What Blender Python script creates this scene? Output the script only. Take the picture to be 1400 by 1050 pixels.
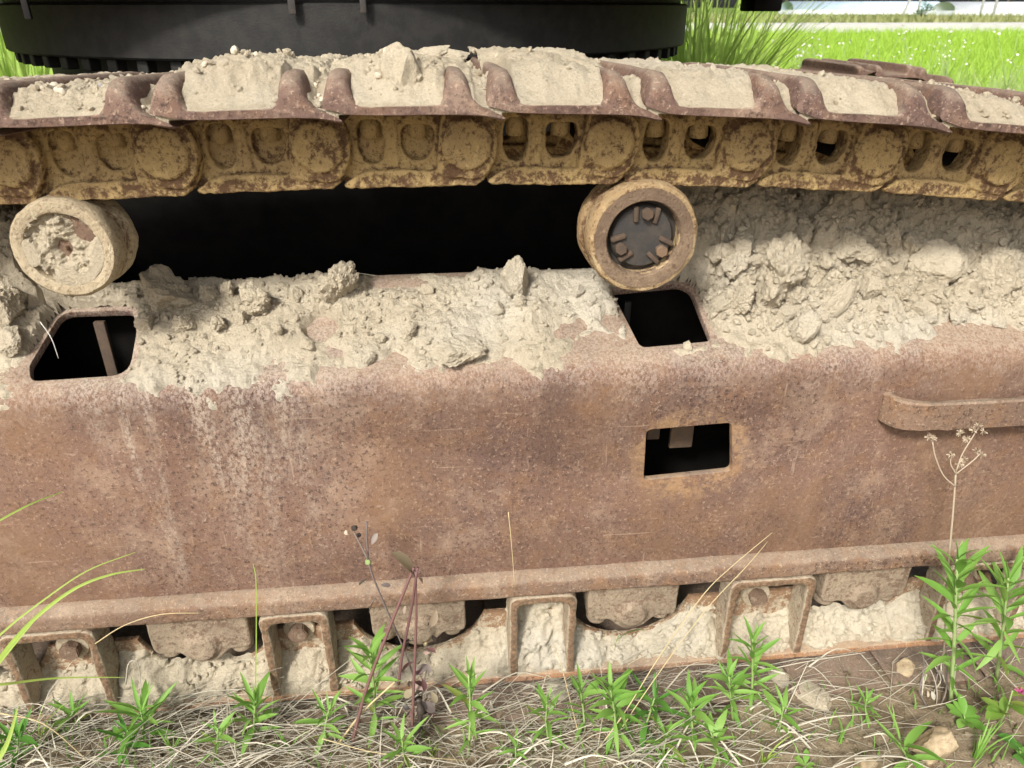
import bpy, bmesh, math, random
from mathutils import Vector, Matrix, noise, Euler
R = math.radians
random.seed(7)
for o in list(bpy.data.objects): bpy.data.objects.remove(o)
S = bpy.context.scene
COL = S.collection

# ------------------------------------------------------------------ camera, sky, sun, exposure
FPX, PITCH, YAW, CH = 1011.0, R(27), R(6), 1.2
cd = bpy.data.cameras.new('camera'); cam = bpy.data.objects.new('camera', cd); COL.objects.link(cam)
cd.sensor_width = 36; cd.lens = FPX / 1400 * 36; cd.clip_start = 0.02; cd.clip_end = 3000
cam.location = (0, 0, CH); cam.rotation_euler = (R(90) - PITCH, 0, -YAW)
S.camera = cam
cd.dof.use_dof = True; cd.dof.focus_distance = 1.28; cd.dof.aperture_fstop = 9.0
SUN_EL, SUN_AZ = R(41), R(212)            # azimuth clockwise from +Y: behind the camera, to its left
W = bpy.data.worlds.new('World'); S.world = W; W.use_nodes = True
wn = W.node_tree; wn.nodes.clear()
sky = wn.nodes.new('ShaderNodeTexSky'); sky.sky_type = 'NISHITA'; sky.sun_disc = False
sky.sun_elevation = SUN_EL; sky.sun_rotation = SUN_AZ
sky.air_density = 1.0; sky.dust_density = 5.0; sky.ozone_density = 1.0
hs = wn.nodes.new('ShaderNodeHueSaturation'); hs.inputs['Saturation'].default_value = 0.35
bg = wn.nodes.new('ShaderNodeBackground'); bg.inputs[1].default_value = 0.09
wo = wn.nodes.new('ShaderNodeOutputWorld')
wn.links.new(sky.outputs[0], hs.inputs['Color']); wn.links.new(hs.outputs[0], bg.inputs[0]); wn.links.new(bg.outputs[0], wo.inputs[0])
sd = bpy.data.lights.new('sun', 'SUN'); sd.energy = 2.5; sd.angle = R(9); sd.color = (1.0, 0.955, 0.88)
sun = bpy.data.objects.new('sun', sd); COL.objects.link(sun)
sdir = Vector((math.sin(SUN_AZ) * math.cos(SUN_EL), math.cos(SUN_AZ) * math.cos(SUN_EL), math.sin(SUN_EL)))
sun.rotation_euler = (-sdir).to_track_quat('-Z', 'Y').to_euler(); sun.location = sdir * 20
S.view_settings.view_transform = 'Standard'; S.view_settings.look = 'None'
S.view_settings.gamma = 1; S.view_settings.use_curve_mapping = False
S.view_settings.exposure = 0.88

# ------------------------------------------------------------------ pixel -> direction helpers
def ray(px, py):
    a = (px - 700) / FPX; b = (525 - py) / FPX
    fh = math.cos(PITCH) + b * math.sin(PITCH); up = b * math.cos(PITCH) - math.sin(PITCH)
    return Vector((a * math.cos(YAW) + fh * math.sin(YAW), fh * math.cos(YAW) - a * math.sin(YAW), up))
def PY(px, py, Y):
    d = ray(px, py); return Vector((0, 0, CH)) + d * (Y / d.y)
def PZ(px, py, Z):
    d = ray(px, py); return Vector((0, 0, CH)) + d * ((Z - CH) / d.z)
def lerp(a, b, t): return a + (b - a) * t
def sm(a, b, x):
    t = max(0, min(1, (x - a) / (b - a))); return t * t * (3 - 2 * t)
def interp(x, pts):
    if x <= pts[0][0]: return pts[0][1]
    for (a, b), (c, d) in zip(pts, pts[1:]):
        if x <= c: return b + (d - b) * (x - a) / (c - a)
    return pts[-1][1]
def fr(v, s, oct=4, seed=0.0):
    return noise.fractal(Vector((v[0] * s + seed, v[1] * s - seed * .7, v[2] * s + seed * 1.3)), .9, 2.1, oct)

# ------------------------------------------------------------------ materials
class NT:
    def __init__(s, name, rough=.85, spec=.25):
        s.m = bpy.data.materials.new(name); s.m.use_nodes = True; s.t = s.m.node_tree
        s.b = s.t.nodes['Principled BSDF']; s.b.inputs['Roughness'].default_value = rough
        s.b.inputs['Specular IOR Level'].default_value = spec
        g = s.t.nodes.new('ShaderNodeNewGeometry'); s.g = g; s.pos = g.outputs['Position']; s.nor = g.outputs['Normal']
    def n(s, k): return s.t.nodes.new(k)
    def l(s, a, b): s.t.links.new(a, b)
    def put(s, sock, v):
        if hasattr(v, 'links'): s.l(v, sock)
        else:
            if isinstance(v, (tuple, list)) and len(v) == 3 and sock.type == 'RGBA': v = (*v, 1)
            sock.default_value = v
    def map(s, scale, loc=(0, 0, 0)):
        m = s.n('ShaderNodeMapping'); s.l(s.pos, m.inputs[0]); m.inputs['Scale'].default_value = scale; m.inputs['Location'].default_value = loc
        return m.outputs[0]
    def noise(s, scale, detail=4, rough=.6, vec=None, dist=0):
        k = s.n('ShaderNodeTexNoise'); s.l(vec or s.pos, k.inputs['Vector'])
        k.inputs['Scale'].default_value = scale; k.inputs['Detail'].default_value = detail; k.inputs['Roughness'].default_value = rough; k.inputs['Distortion'].default_value = dist
        return k.outputs['Fac']
    def vor(s, scale, feat='F1', vec=None, rnd=1):
        k = s.n('ShaderNodeTexVoronoi'); k.feature = feat; s.l(vec or s.pos, k.inputs['Vector']); k.inputs['Scale'].default_value = scale; k.inputs['Randomness'].default_value = rnd
        return k.outputs['Distance']
    def ramp(s, f, lo, hi):
        k = s.n('ShaderNodeMapRange'); k.interpolation_type = 'SMOOTHSTEP'; s.put(k.inputs[0], f); k.inputs[1].default_value = lo; k.inputs[2].default_value = hi
        return k.outputs[0]
    def math(s, op, a, b=0.0):
        k = s.n('ShaderNodeMath'); k.operation = op; s.put(k.inputs[0], a); s.put(k.inputs[1], b); return k.outputs[0]
    def mix(s, f, a, b, mode='MIX'):
        k = s.n('ShaderNodeMix'); k.data_type = 'RGBA'; k.blend_type = mode
        s.put(k.inputs[0], f); s.put(k.inputs[6], a); s.put(k.inputs[7], b); return k.outputs[2]
    def axis(s, i):
        k = s.n('ShaderNodeSeparateXYZ'); s.l(s.pos, k.inputs[0]); return k.outputs[i]
    def naxis(s, i):
        k = s.n('ShaderNodeSeparateXYZ'); s.l(s.nor, k.inputs[0]); return k.outputs[i]
    def dist(s, p, sc=(1, 1, 1)):
        a = s.n('ShaderNodeVectorMath'); a.operation = 'SUBTRACT'; s.l(s.pos, a.inputs[0]); a.inputs[1].default_value = p
        b = s.n('ShaderNodeVectorMath'); b.operation = 'MULTIPLY'; s.l(a.outputs[0], b.inputs[0]); b.inputs[1].default_value = sc
        c = s.n('ShaderNodeVectorMath'); c.operation = 'LENGTH'; s.l(b.outputs[0], c.inputs[0]); return c.outputs['Value']
    def col(s, c): s.put(s.b.inputs['Base Color'], c)
    def bump(s, h, st=.5, d=.002, prev=None):
        k = s.n('ShaderNodeBump'); k.inputs['Strength'].default_value = st; k.inputs['Distance'].default_value = d; s.l(h, k.inputs['Height'])
        if prev is not None: s.l(prev, k.inputs['Normal'])
        s.l(k.outputs[0], s.b.inputs['Normal']); return k.outputs[0]

MUD = (.66, .58, .44); MUD2 = (.56, .485, .36); MUDG = (.61, .56, .46)
def mud_mat(name, a=MUD, b=MUD2, c=MUDG):
    m = NT(name, .95, .1)
    n1 = m.noise(6, 5, .6); n2 = m.noise(70, 6, .7); n3 = m.noise(420, 3, .6)
    c1 = m.mix(m.ramp(n1, .35, .65), a, b); c1 = m.mix(m.ramp(m.noise(3.1, 3, .5, m.map((1, 1, 1), (4, 2, 1))), .45, .7), c1, c)
    n2 = m.noise(70, 8, .78); n3 = m.noise(300, 4, .75)
    c1 = m.mix(m.math('MULTIPLY', m.ramp(n2, .53, .64), .32), c1, (.27, .215, .145))
    c1 = m.mix(m.math('MULTIPLY', m.ramp(n3, .54, .62), .5), c1, (.70, .63, .51))
    c1 = m.mix(m.math('MULTIPLY', m.ramp(m.noise(240, 4, .75, m.map((1, 1, 1), (3, 3, 8))), .57, .64), .35), c1, (.25, .20, .14))
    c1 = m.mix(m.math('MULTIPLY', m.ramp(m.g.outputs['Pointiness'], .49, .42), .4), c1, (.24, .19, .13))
    c1 = m.mix(m.math('MULTIPLY', m.ramp(m.vor(260), .12, .04), .5), c1, (.2, .155, .1))
    m.col(c1)
    k = m.bump(m.noise(60, 9, .78), .8, .010); m.bump(m.noise(260, 5, .75), .9, .004, k)
    return m.m
M = {}
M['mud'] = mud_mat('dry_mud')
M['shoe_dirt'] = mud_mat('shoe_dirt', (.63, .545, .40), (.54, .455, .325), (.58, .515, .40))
def rust_mat(name, a, b, dark, light, orange, dusty=.5, plate=False):
    m = NT(name, .8, .3)
    big = m.noise(3.2, 6, .65); mid = m.noise(22, 8, .72)
    c = m.mix(m.ramp(big, .38, .62), a, b)
    c = m.mix(m.math('MULTIPLY', m.ramp(mid, .46, .66), .6), c, orange)
    c = m.mix(m.math('MULTIPLY', m.ramp(m.noise(8, 8, .72, m.map((1, 1, 1), (3, 7, 1))), .5, .66), .45), c, light)
    blot = m.ramp(m.noise(5, 5, .65, m.map((1, 1, 1), (1, 8, 3))), .35, .65)
    sp = m.noise(120, 5, .75)
    th = m.math('SUBTRACT', sp, m.math('MULTIPLY', blot, .05))
    c = m.mix(m.math('MULTIPLY', m.ramp(th, .50, .57), m.math('ADD', .42, m.math('MULTIPLY', m.ramp(m.noise(2.6, 6, .7, m.map((1, 1, 1), (2, 5, 9))), .38, .62), .48))), c, dark)
    lt = m.noise(190, 5, .75, m.map((1, 1, 1), (9, 3, 5)))
    c = m.mix(m.math('MULTIPLY', m.ramp(lt, .56, .63), .8), c, light)
    c = m.mix(m.math('MULTIPLY', m.ramp(m.noise(330, 2, .6), .60, .68), .6), c, dark)
    if plate:
        # pale run-off streaks of dried mud down the upright face, and a flaking halo round the cut-out
        grain = m.ramp(m.noise(230, 5, .78, m.map((1, 1, .6), (5, 5, 5))), .43, .58)
        st = m.noise(1, 4, .6, m.map((15, 1, 1.3)))
        zone = m.ramp(m.dist((-.40, 1.05, .62), (3.2, 0, 2.3)), 1.0, .2)
        c = m.mix(m.math('MULTIPLY', m.math('MULTIPLY', m.ramp(st, .44, .64), zone), m.math('MULTIPLY', grain, .48)), c, MUDG)
        st2 = m.noise(1, 5, .65, m.map((9, 1, 1.1), (3.3, 0, 0)))
        c = m.mix(m.math('MULTIPLY', m.math('MULTIPLY', m.ramp(st2, .48, .7), grain), .4), c, light)
        c = m.mix(m.math('MULTIPLY', m.ramp(m.noise(1, 6, .68, m.map((5, 1, 2.6), (1.3, 0, 4))), .50, .68), .32), c, dark)
        c = m.mix(m.math('MULTIPLY', m.ramp(m.noise(1, 5, .65, m.map((2.2, 1, 1.6), (7.3, 0, 4))), .46, .64), .38), c, (.25, .145, .078))
        h = PY(945, 622, 1.05); d = m.math('ADD', m.dist(tuple(h), (1, 0, 1.25)), m.math('MULTIPLY', m.math('SUBTRACT', m.noise(18, 6, .7), .5), .09))
        halo = m.math('MULTIPLY', m.ramp(d, .055, .075), m.ramp(d, .125, .085))
        c = m.mix(m.math('MULTIPLY', m.math('MULTIPLY', halo, .6), m.ramp(m.noise(70, 5, .75), .40, .55)), c, (.36, .225, .115))
        for sc_, lo_ in (((6, 1, 150), (1.7, 0, 3)), ((90, 1, 9), (4.1, 0, 1)), ((30, 1, 60), (8.1, 0, 2))):   # fine scratches and scale edges
            c = m.mix(m.math('MULTIPLY', m.ramp(m.noise(1, 3, .6, m.map(sc_, lo_)), .66, .72), .55), c, light)
        up = m.math('ADD', m.axis(2), m.math('MULTIPLY', m.math('SUBTRACT', m.noise(13, 7, .72), .5), .22))
        c = m.mix(m.math('MULTIPLY', m.math('MULTIPLY', m.ramp(up, .60, .70), grain), .42), c, (.46, .385, .33))
    up = m.ramp(m.math('ADD', m.naxis(2), m.math('MULTIPLY', m.math('SUBTRACT', m.noise(60, 8, .75), .5), 2.2)), .45, .95)
    c = m.mix(m.math('MULTIPLY', up, dusty), c, MUD2)
    m.col(c)
    k = m.bump(m.noise(40, 6, .65), .4, .004); k = m.bump(sp, .7, .003, k); m.bump(lt, .5, .002, k)
    return m.m
M['plate'] = rust_mat('rusted_plate', (.182, .108, .078), (.138, .084, .066), (.046, .027, .022), (.35, .25, .18), (.195, .106, .058), .22, True)
M['rust'] = rust_mat('rust', (.20, .130, .090), (.168, .110, .080), (.062, .037, .027), (.36, .27, .19), (.24, .13, .065), .2)
M['shoe'] = rust_mat('shoe_rust', (.160, .098, .074), (.120, .074, .060), (.045, .027, .022), (.36, .26, .19), (.19, .11, .068), .2)
M['edge_rust'] = rust_mat('edge_rust', (.29, .16, .09), (.24, .145, .095), (.10, .055, .035), (.46, .36, .25), (.36, .18, .075), .4)
def caked(name, tan, tan2, rust, rustamt, edge=None, chain=False, cav=1.6):
    m = NT(name, .9, .15)
    c = m.mix(m.ramp(m.noise(12, 6, .65), .38, .62), tan, tan2)
    r1 = m.noise(24, 8, .72, None, 1.2); r2 = m.noise(120, 5, .75)
    amt = m.math('ADD', m.math('MULTIPLY', r1, .55), m.math('MULTIPLY', r2, .45))
    amt = m.math('ADD', amt, m.math('MULTIPLY', m.math('SUBTRACT', .5, m.g.outputs['Pointiness']), cav))
    if chain:   # running edge, shoe seat and pin rim are worn to rust
        tc = m.n('ShaderNodeTexCoord'); sx = m.n('ShaderNodeSeparateXYZ'); m.l(tc.outputs['Object'], sx.inputs[0]); z = sx.outputs[2]
        dx_ = m.math('SUBTRACT', sx.outputs[0], .82 * .1978); dz_ = m.math('SUBTRACT', z, .053)
        rad = m.math('SQRT', m.math('ADD', m.math('MULTIPLY', dx_, dx_), m.math('MULTIPLY', dz_, dz_)))
        ring = m.math('MULTIPLY', m.ramp(rad, .026, .036), m.ramp(rad, .050, .040))
        low = m.ramp(z, .024, .004); hi = m.ramp(z, .074, .092)
        for w, k_ in ((ring, .055), (low, .075), (hi, .06)): amt = m.math('ADD', amt, m.math('MULTIPLY', w, k_))
    f = m.ramp(amt, rustamt - .03, rustamt + (.075 if chain else .035))
    c = m.mix(m.math('MULTIPLY', f, .92), c, rust)
    c = m.mix(m.math('MULTIPLY', m.ramp(m.noise(210, 4, .7), .55, .63), .6), c, tuple(x * .8 for x in rust))
    c = m.mix(m.math('MULTIPLY', m.ramp(m.noise(60, 6, .7, m.map((1, 1, 1), (7, 1, 3))), .54, .66), .5), c, tuple(min(.6, x * 1.35) for x in tan))
    if edge:   # front edges worn back to rust, sides still caked
        k = m.math('ADD', m.math('MULTIPLY', m.naxis(1), -1.0), m.math('MULTIPLY', m.math('SUBTRACT', m.noise(90, 6, .75), .5), .9))
        c = m.mix(m.math('MULTIPLY', m.ramp(k, .62, .95), .85), c, m.mix(m.ramp(m.noise(150, 4, .7), .42, .58), edge, tuple(x * .45 for x in edge)))
    m.col(c)
    k = m.bump(m.noise(60, 7, .72), .7, .006); m.bump(r2, .6, .0025, k)
    return m.m
M['link'] = caked('chain_mud_paint', (.46, .33, .15), (.40, .285, .14), (.110, .060, .036), .53, None, True, 1.2)
M['link_rail'] = caked('chain_rail', (.33, .23, .12), (.26, .17, .10), (.12, .065, .045), .46)
M['roller'] = caked('roller_mud', (.49, .41, .285), (.43, .35, .235), (.20, .125, .08), .535)
M['roller_tread'] = caked('roller_tread_mud', (.43, .325, .19), (.34, .235, .125), (.15, .082, .045), .495)
M['rim'] = caked('rim_dust', (.25, .18, .12), (.165, .115, .08), (.115, .075, .052), .50)
M['hub_rust'] = caked('hub_rust', (.22, .145, .10), (.17, .115, .085), (.09, .055, .04), .5)
M['bracket'] = caked('bracket_mud', (.335, .265, .19), (.275, .215, .155), (.18, .12, .085), .53)
M['guard'] = caked('guard_mud', (.45, .38, .275), (.38, .315, .225), (.24, .14, .08), .54)
M['rib'] = caked('rib_mud', (.45, .38, .28), (.39, .32, .235), (.24, .15, .09), .55, (.24, .14, .08))
def plain(name, c, c2, rough=.6, spec=.3, sc=14, bs=.3):
    m = NT(name, rough, spec); m.col(m.mix(m.ramp(m.noise(sc, 5, .65), .35, .65), c, c2)); m.bump(m.noise(sc * 9, 4, .6), bs, .002); return m.m
M['black'] = plain('black_paint_and_shade', (.009, .0085, .008), (.015, .014, .013), .65, .25)
M['belly'] = plain('shade_black', (.006, .0055, .005), (.010, .009, .008), .9, .05)  # shade under and inside the machine put into a near-black paint colour
M['drum'] = plain('drum_paint', (.014, .0135, .013), (.024, .023, .021), .6, .3, 30)
M['steel'] = plain('dark_steel', (.038, .036, .034), (.062, .052, .044), .6, .4, 40)
M['boltr'] = plain('bolt_rust', (.13, .095, .068), (.18, .115, .07), .75, .3, 60)
M['fin'] = plain('fin_rust', (.075, .055, .042), (.10, .068, .046), .8, .25, 60)
M['pebble'] = plain('pebble_stone', (.60, .53, .41), (.46, .40, .31), .85, .2, 40)
M['stone'] = plain('yellow_stone', (.50, .40, .26), (.36, .275, .175), .95, .1, 55, 1)
M['bluestone'] = plain('grey_stone', (.30, .31, .33), (.22, .22, .23), .85, .2, 40)
def leaf_mat(name, a, b, tr=.4, isl=True):
    m = NT(name, .5, .35)
    f = m.g.outputs['Random Per Island'] if isl else m.noise(9, 3)
    oi = m.n('ShaderNodeObjectInfo')
    c = m.mix(m.math('FRACT', m.math('ADD', f, oi.outputs['Random'])), a, b)
    c = m.mix(m.math('MULTIPLY', m.ramp(m.noise(90, 3), .5, .7), .3), c, tuple(x * 1.35 for x in a))
    m.col(c)
    t = m.n('ShaderNodeBsdfTranslucent'); m.l(c, t.inputs[0]); mx = m.n('ShaderNodeMixShader'); mx.inputs[0].default_value = tr
    out = m.t.nodes['Material Output']; m.l(m.b.outputs[0], mx.inputs[1]); m.l(t.outputs[0], mx.inputs[2]); m.l(mx.outputs[0], out.inputs[0])
    return m.m
M['leaf'] = leaf_mat('weed_leaf', (.17, .36, .06), (.28, .47, .11))
M['leafdk'] = leaf_mat('weed_leaf_dark', (.09, .25, .04), (.15, .33, .06))
M['leafrd'] = leaf_mat('clover_leaf', (.17, .32, .05), (.26, .30, .07))
M['stem'] = leaf_mat('weed_stem', (.28, .40, .13), (.33, .43, .18), .15)
M['grass'] = leaf_mat('green_grass', (.33, .50, .09), (.44, .58, .14))
M['straw'] = leaf_mat('straw', (.38, .35, .28), (.64, .59, .47), .15)
M['strawy'] = leaf_mat('yellow_straw', (.55, .46, .26), (.62, .50, .28), .15)
M['dead'] = leaf_mat('dead_stem', (.12, .058, .060), (.20, .105, .095), .1)
M['deadg'] = leaf_mat('dead_grey', (.20, .165, .155), (.27, .23, .19), .2)
M['deadblk'] = leaf_mat('dead_black', (.035, .028, .025), (.07, .055, .045), .1)
M['wither'] = leaf_mat('withered_leaf', (.34, .30, .19), (.36, .25, .21), .35)
M['seed'] = leaf_mat('seed_head', (.45, .37, .27), (.56, .47, .35), .2)
M['rice'] = leaf_mat('rice_blades', (.34, .53, .06), (.41, .58, .10), .45)
M['meadow'] = leaf_mat('meadow_blades', (.36, .52, .14), (.52, .60, .28), .45)
M['white'] = leaf_mat('white_petals', (.75, .75, .70), (.80, .78, .74), .3)
M['pink'] = leaf_mat('pink_petals', (.55, .10, .28), (.62, .16, .34), .3)
M['tree'] = leaf_mat('tree_leaves', (.05, .12, .04), (.08, .17, .055), .3)
M['scrub'] = leaf_mat('scrub_leaves', (.26, .30, .11), (.36, .35, .16), .3)
M['bark'] = plain('bark', (.12, .09, .06), (.17, .13, .09), .9, .1)
M['concrete'] = plain('concrete', (.55, .54, .51), (.48, .47, .45), .9, .2, 2)
M['film_b'] = plain('blue_film', (.42, .55, .66), (.50, .61, .70), .4, .5, 1)
M['film_w'] = plain('white_film', (.70, .73, .75), (.62, .66, .70), .4, .5, 1)
def soil_mat():
    m = NT('soil', .95, .1)
    c = m.mix(m.ramp(m.noise(5, 5, .6), .35, .65), (.23, .175, .115), (.33, .265, .18))
    c = m.mix(m.math('MULTIPLY', m.ramp(m.noise(55, 6, .7), .48, .68), .6), c, (.115, .08, .05))
    c = m.mix(m.math('MULTIPLY', m.ramp(m.noise(190, 3, .6), .56, .68), .5), c, (.42, .35, .25))
    far = m.math('ADD', m.axis(1), m.math('MULTIPLY', m.noise(1.5, 4), .8))
    c = m.mix(m.ramp(far, 3.2, 4.6), c, m.mix(m.noise(2, 5), (.10, .17, .03), (.17, .22, .06)))
    m.col(c); k = m.bump(m.noise(40, 8, .72), .9, .012); m.bump(m.noise(260, 4, .7), .7, .003, k); return m.m
M['soil'] = soil_mat()
def field_mat():
    m = NT('rice_field', .9, .1); m.col(m.mix(m.ramp(m.noise(.8, 6, .7), .35, .65), (.32, .50, .06), (.38, .55, .08))); m.bump(m.noise(8, 6, .8), 1, .1); return m.m
M['field'] = field_mat()

# ------------------------------------------------------------------ mesh helpers
def link(name, me, mat, parent=None, smooth=True):
    o = bpy.data.objects.new(name, me); COL.objects.link(o)
    if mat is not None:
        me.materials.clear(); me.materials.append(mat)
    if smooth:
        me.polygons.foreach_set('use_smooth', [True] * len(me.polygons))
    if parent is not None: o.parent = parent
    return o
def pyd(name, v, f, mat, parent=None, smooth=True, sharp=None):
    me = bpy.data.meshes.new(name); me.from_pydata(v, [], f); me.update()
    o = link(name, me, mat, parent, smooth)
    if sharp: me.set_sharp_from_angle(angle=R(sharp))
    return o
def bmo(name, bm, mat, parent=None, smooth=True, sharp=40):
    me = bpy.data.meshes.new(name); bm.to_mesh(me); bm.free()
    o = link(name, me, mat, parent, smooth)
    if smooth and sharp: me.set_sharp_from_angle(angle=R(sharp))
    return o
def empty(name, loc=(0, 0, 0)):
    o = bpy.data.objects.new(name, None); COL.objects.link(o); o.location = loc; o.empty_display_size = .05; return o
def tag(o, label=None, cat=None, group=None, kind=None):
    if label: o['label'] = label
    if cat: o['category'] = cat
    if group: o['group'] = group
    if kind: o['kind'] = kind
    return o
def rpoly(pts, r, n=5):
    """round the corners of a closed 2D polygon; r one radius or one per corner"""
    out = []; N = len(pts)
    for i in range(N):
        p0, p, p1 = Vector(pts[i - 1]), Vector(pts[i]), Vector(pts[(i + 1) % N]); rr = r[i] if isinstance(r, (list, tuple)) else r
        a = (p0 - p); b = (p1 - p); k = min(rr, a.length * .49, b.length * .49)
        A = p + a.normalized() * k; B = p + b.normalized() * k
        for j in range(n + 1):
            t = j / n; q = A * (1 - t) ** 2 + p * 2 * t * (1 - t) + B * t * t; out.append((q.x, q.y))
    return out
def circ(cx, cy, r, n=28, a0=0, a1=2 * math.pi):
    full = abs(a1 - a0 - 2 * math.pi) < 1e-6
    return [(cx + r * math.cos(a0 + (a1 - a0) * i / (n if full else n - 1)), cy + r * math.sin(a0 + (a1 - a0) * i / (n if full else n - 1))) for i in range(n)]
def plate(outline, holes, th, bev=.002):
    """2D filled plate with holes as a mesh in local XY, thickness along Z (0..th)"""
    c = bpy.data.curves.new('tmp', 'CURVE'); c.dimensions = '2D'; c.fill_mode = 'BOTH'
    c.extrude = th / 2 - bev; c.bevel_depth = bev; c.bevel_resolution = 1; c.offset = -bev
    for k, pl in enumerate([outline] + list(holes)):
        s = c.splines.new('POLY'); s.points.add(len(pl) - 1); s.use_cyclic_u = True
        for q, (x, y) in zip(s.points, pl): q.co = (x, y, 0, 1)
    o = bpy.data.objects.new('tmp', c); COL.objects.link(o)
    dg = bpy.context.evaluated_depsgraph_get(); me = bpy.data.meshes.new_from_object(o.evaluated_get(dg))
    bpy.data.objects.remove(o); bpy.data.curves.remove(c)
    bm = bmesh.new(); bm.from_mesh(me); bpy.data.meshes.remove(me)
    bmesh.ops.remove_doubles(bm, verts=bm.verts, dist=1e-5)
    for v in bm.verts: v.co.z += th / 2
    return bm
def to_xz(bm, y0=0.0):
    """plate coords (x, z, depth) -> world-like X, Y = y0 + depth, Z"""
    for v in bm.verts: v.co = Vector((v.co.x, y0 + v.co.z, v.co.y))
    bmesh.ops.recalc_face_normals(bm, faces=bm.faces)
    return bm
def box(bm, lo, hi, bev=.003):
    r = bmesh.ops.create_cube(bm, size=1); lo = Vector(lo); hi = Vector(hi)
    for v in r['verts']: v.co = Vector((lerp(lo.x, hi.x, v.co.x + .5), lerp(lo.y, hi.y, v.co.y + .5), lerp(lo.z, hi.z, v.co.z + .5)))
    if bev:
        es = list({e for v in r['verts'] for e in v.link_edges}); bmesh.ops.bevel(bm, geom=es, offset=bev, segments=2, profile=.5, affect='EDGES')
    return bm
def boxo(name, lo, hi, mat, parent=None, bev=.003): return bmo(name, box(bmesh.new(), lo, hi, bev), mat, parent)
def lathe(prof, n=56, axis='Y'):
    """prof: list of (radius, along); revolved round the local Y axis"""
    bm = bmesh.new(); rows = []
    for r, y in prof:
        rows.append([bm.verts.new((r * math.cos(2 * math.pi * i / n), y, r * math.sin(2 * math.pi * i / n))) for i in range(n)])
    for a, b in zip(rows, rows[1:]):
        for i in range(n): bm.faces.new((a[i], a[(i + 1) % n], b[(i + 1) % n], b[i]))
    if prof[0][0] > 0: bm.faces.new(rows[0])
    if prof[-1][0] > 0: bm.faces.new(rows[-1])
    bmesh.ops.recalc_face_normals(bm, faces=bm.faces); return bm
def roughen(bm, amp, sc, seed=0):
    bm.normal_update()
    off = [(v, v.normal * fr(v.co, sc, 4, seed) * amp) for v in bm.verts]
    for v, d in off: v.co += d
    return bm
def tube(pts, rad, n=6, cap=True):
    V, Fc = [], []; pts = [Vector(p) for p in pts]
    for i, p in enumerate(pts):
        d = (pts[min(i + 1, len(pts) - 1)] - pts[max(i - 1, 0)]).normalized()
        u = d.cross(Vector((.13, .97, .21))).normalized(); w = d.cross(u); r = rad[i] if isinstance(rad, (list, tuple)) else rad
        for k in range(n): V.append(p + (u * math.cos(2 * math.pi * k / n) + w * math.sin(2 * math.pi * k / n)) * r)
    for i in range(len(pts) - 1):
        for k in range(n): Fc.append((i * n + k, i * n + (k + 1) % n, (i + 1) * n + (k + 1) % n, (i + 1) * n + k))
    if cap: Fc += [tuple(range(n))[::-1], tuple(range((len(pts) - 1) * n, len(pts) * n))]
    return V, Fc
def joined(parts):
    V, Fc = [], []
    for v, f in parts:
        k = len(V); V += list(v); Fc += [tuple(i + k for i in q) for q in f]
    return V, Fc
def bez(pts, n):
    """Catmull-Rom through points"""
    P = [Vector(p) for p in pts]; P = [P[0] * 2 - P[1]] + P + [P[-1] * 2 - P[-2]]; out = []
    for i in range(1, len(P) - 2):
        for j in range(n):
            t = j / n; a, b, c, d = P[i - 1], P[i], P[i + 1], P[i + 2]
            out.append(.5 * ((2 * b) + (c - a) * t + (2 * a - 5 * b + 4 * c - d) * t * t + (3 * b - a - 3 * c + d) * t ** 3))
    out.append(P[-2]); return out
def ribbon(pts, w, side=None):
    pts = [Vector(p) for p in pts]; V, Fc = [], []
    for i, p in enumerate(pts):
        d = (pts[min(i + 1, len(pts) - 1)] - pts[max(i - 1, 0)]).normalized()
        s = d.cross(side or Vector((0, -1, .3))).normalized(); t = i / (len(pts) - 1); ww = (w(t) if callable(w) else w) / 2
        m = d.cross(s).normalized() * ww * .35
        V += [p - s * ww, p + m, p + s * ww]
    for i in range(len(pts) - 1):
        a = i * 3; Fc += [(a, a + 1, a + 4, a + 3), (a + 1, a + 2, a + 5, a + 4)]
    return V, Fc

# ------------------------------------------------------------------ ground, fields and far background
def ground_h(x, y):
    near = sm(3.0, 1.6, y)
    h = -.012 + .010 * near * fr((x, y, 0), 3.5, 4) + .006 * near * fr((x, y, 3), 14, 4) + .0035 * near * fr((x, y, 7), 45, 4)
    h += .028 * sm(.75, 1.05, x) * sm(.93, .84, y) * (1 + fr((x, y, 5), 9, 3))
    h += .040 * sm(-.30, -.72, x) * sm(1.10, 1.0, y)
    h -= .010 * sm(.99, 1.03, y) * sm(1.6, 1.5, y) * (x > -.4)
    return h
def axis_pts(a0, a1, step, lo, hi, g=1.22):
    c = [a0 + i * step for i in range(int((a1 - a0) / step) + 1)]
    s = step; l = a0; L = []
    while l > lo: s *= g; l -= s; L.append(l)
    s = step; h = c[-1]; Hh = []
    while h < hi: s *= g; h += s; Hh.append(h)
    return L[::-1] + c + Hh
xs = axis_pts(-1.1, 1.4, .009, -1500, 1500); ys = axis_pts(.65, 1.2, .006, -400, 1500)
V = [(x, y, ground_h(x, y) if abs(x) < 6 and -1 < y < 6 else -.012) for y in ys for x in xs]; nx = len(xs)
Fc = [(j * nx + i, j * nx + i + 1, (j + 1) * nx + i + 1, (j + 1) * nx + i) for j in range(len(ys) - 1) for i in range(nx - 1)]
tag(pyd('ground', V, Fc, M['soil']), kind='structure')

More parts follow.
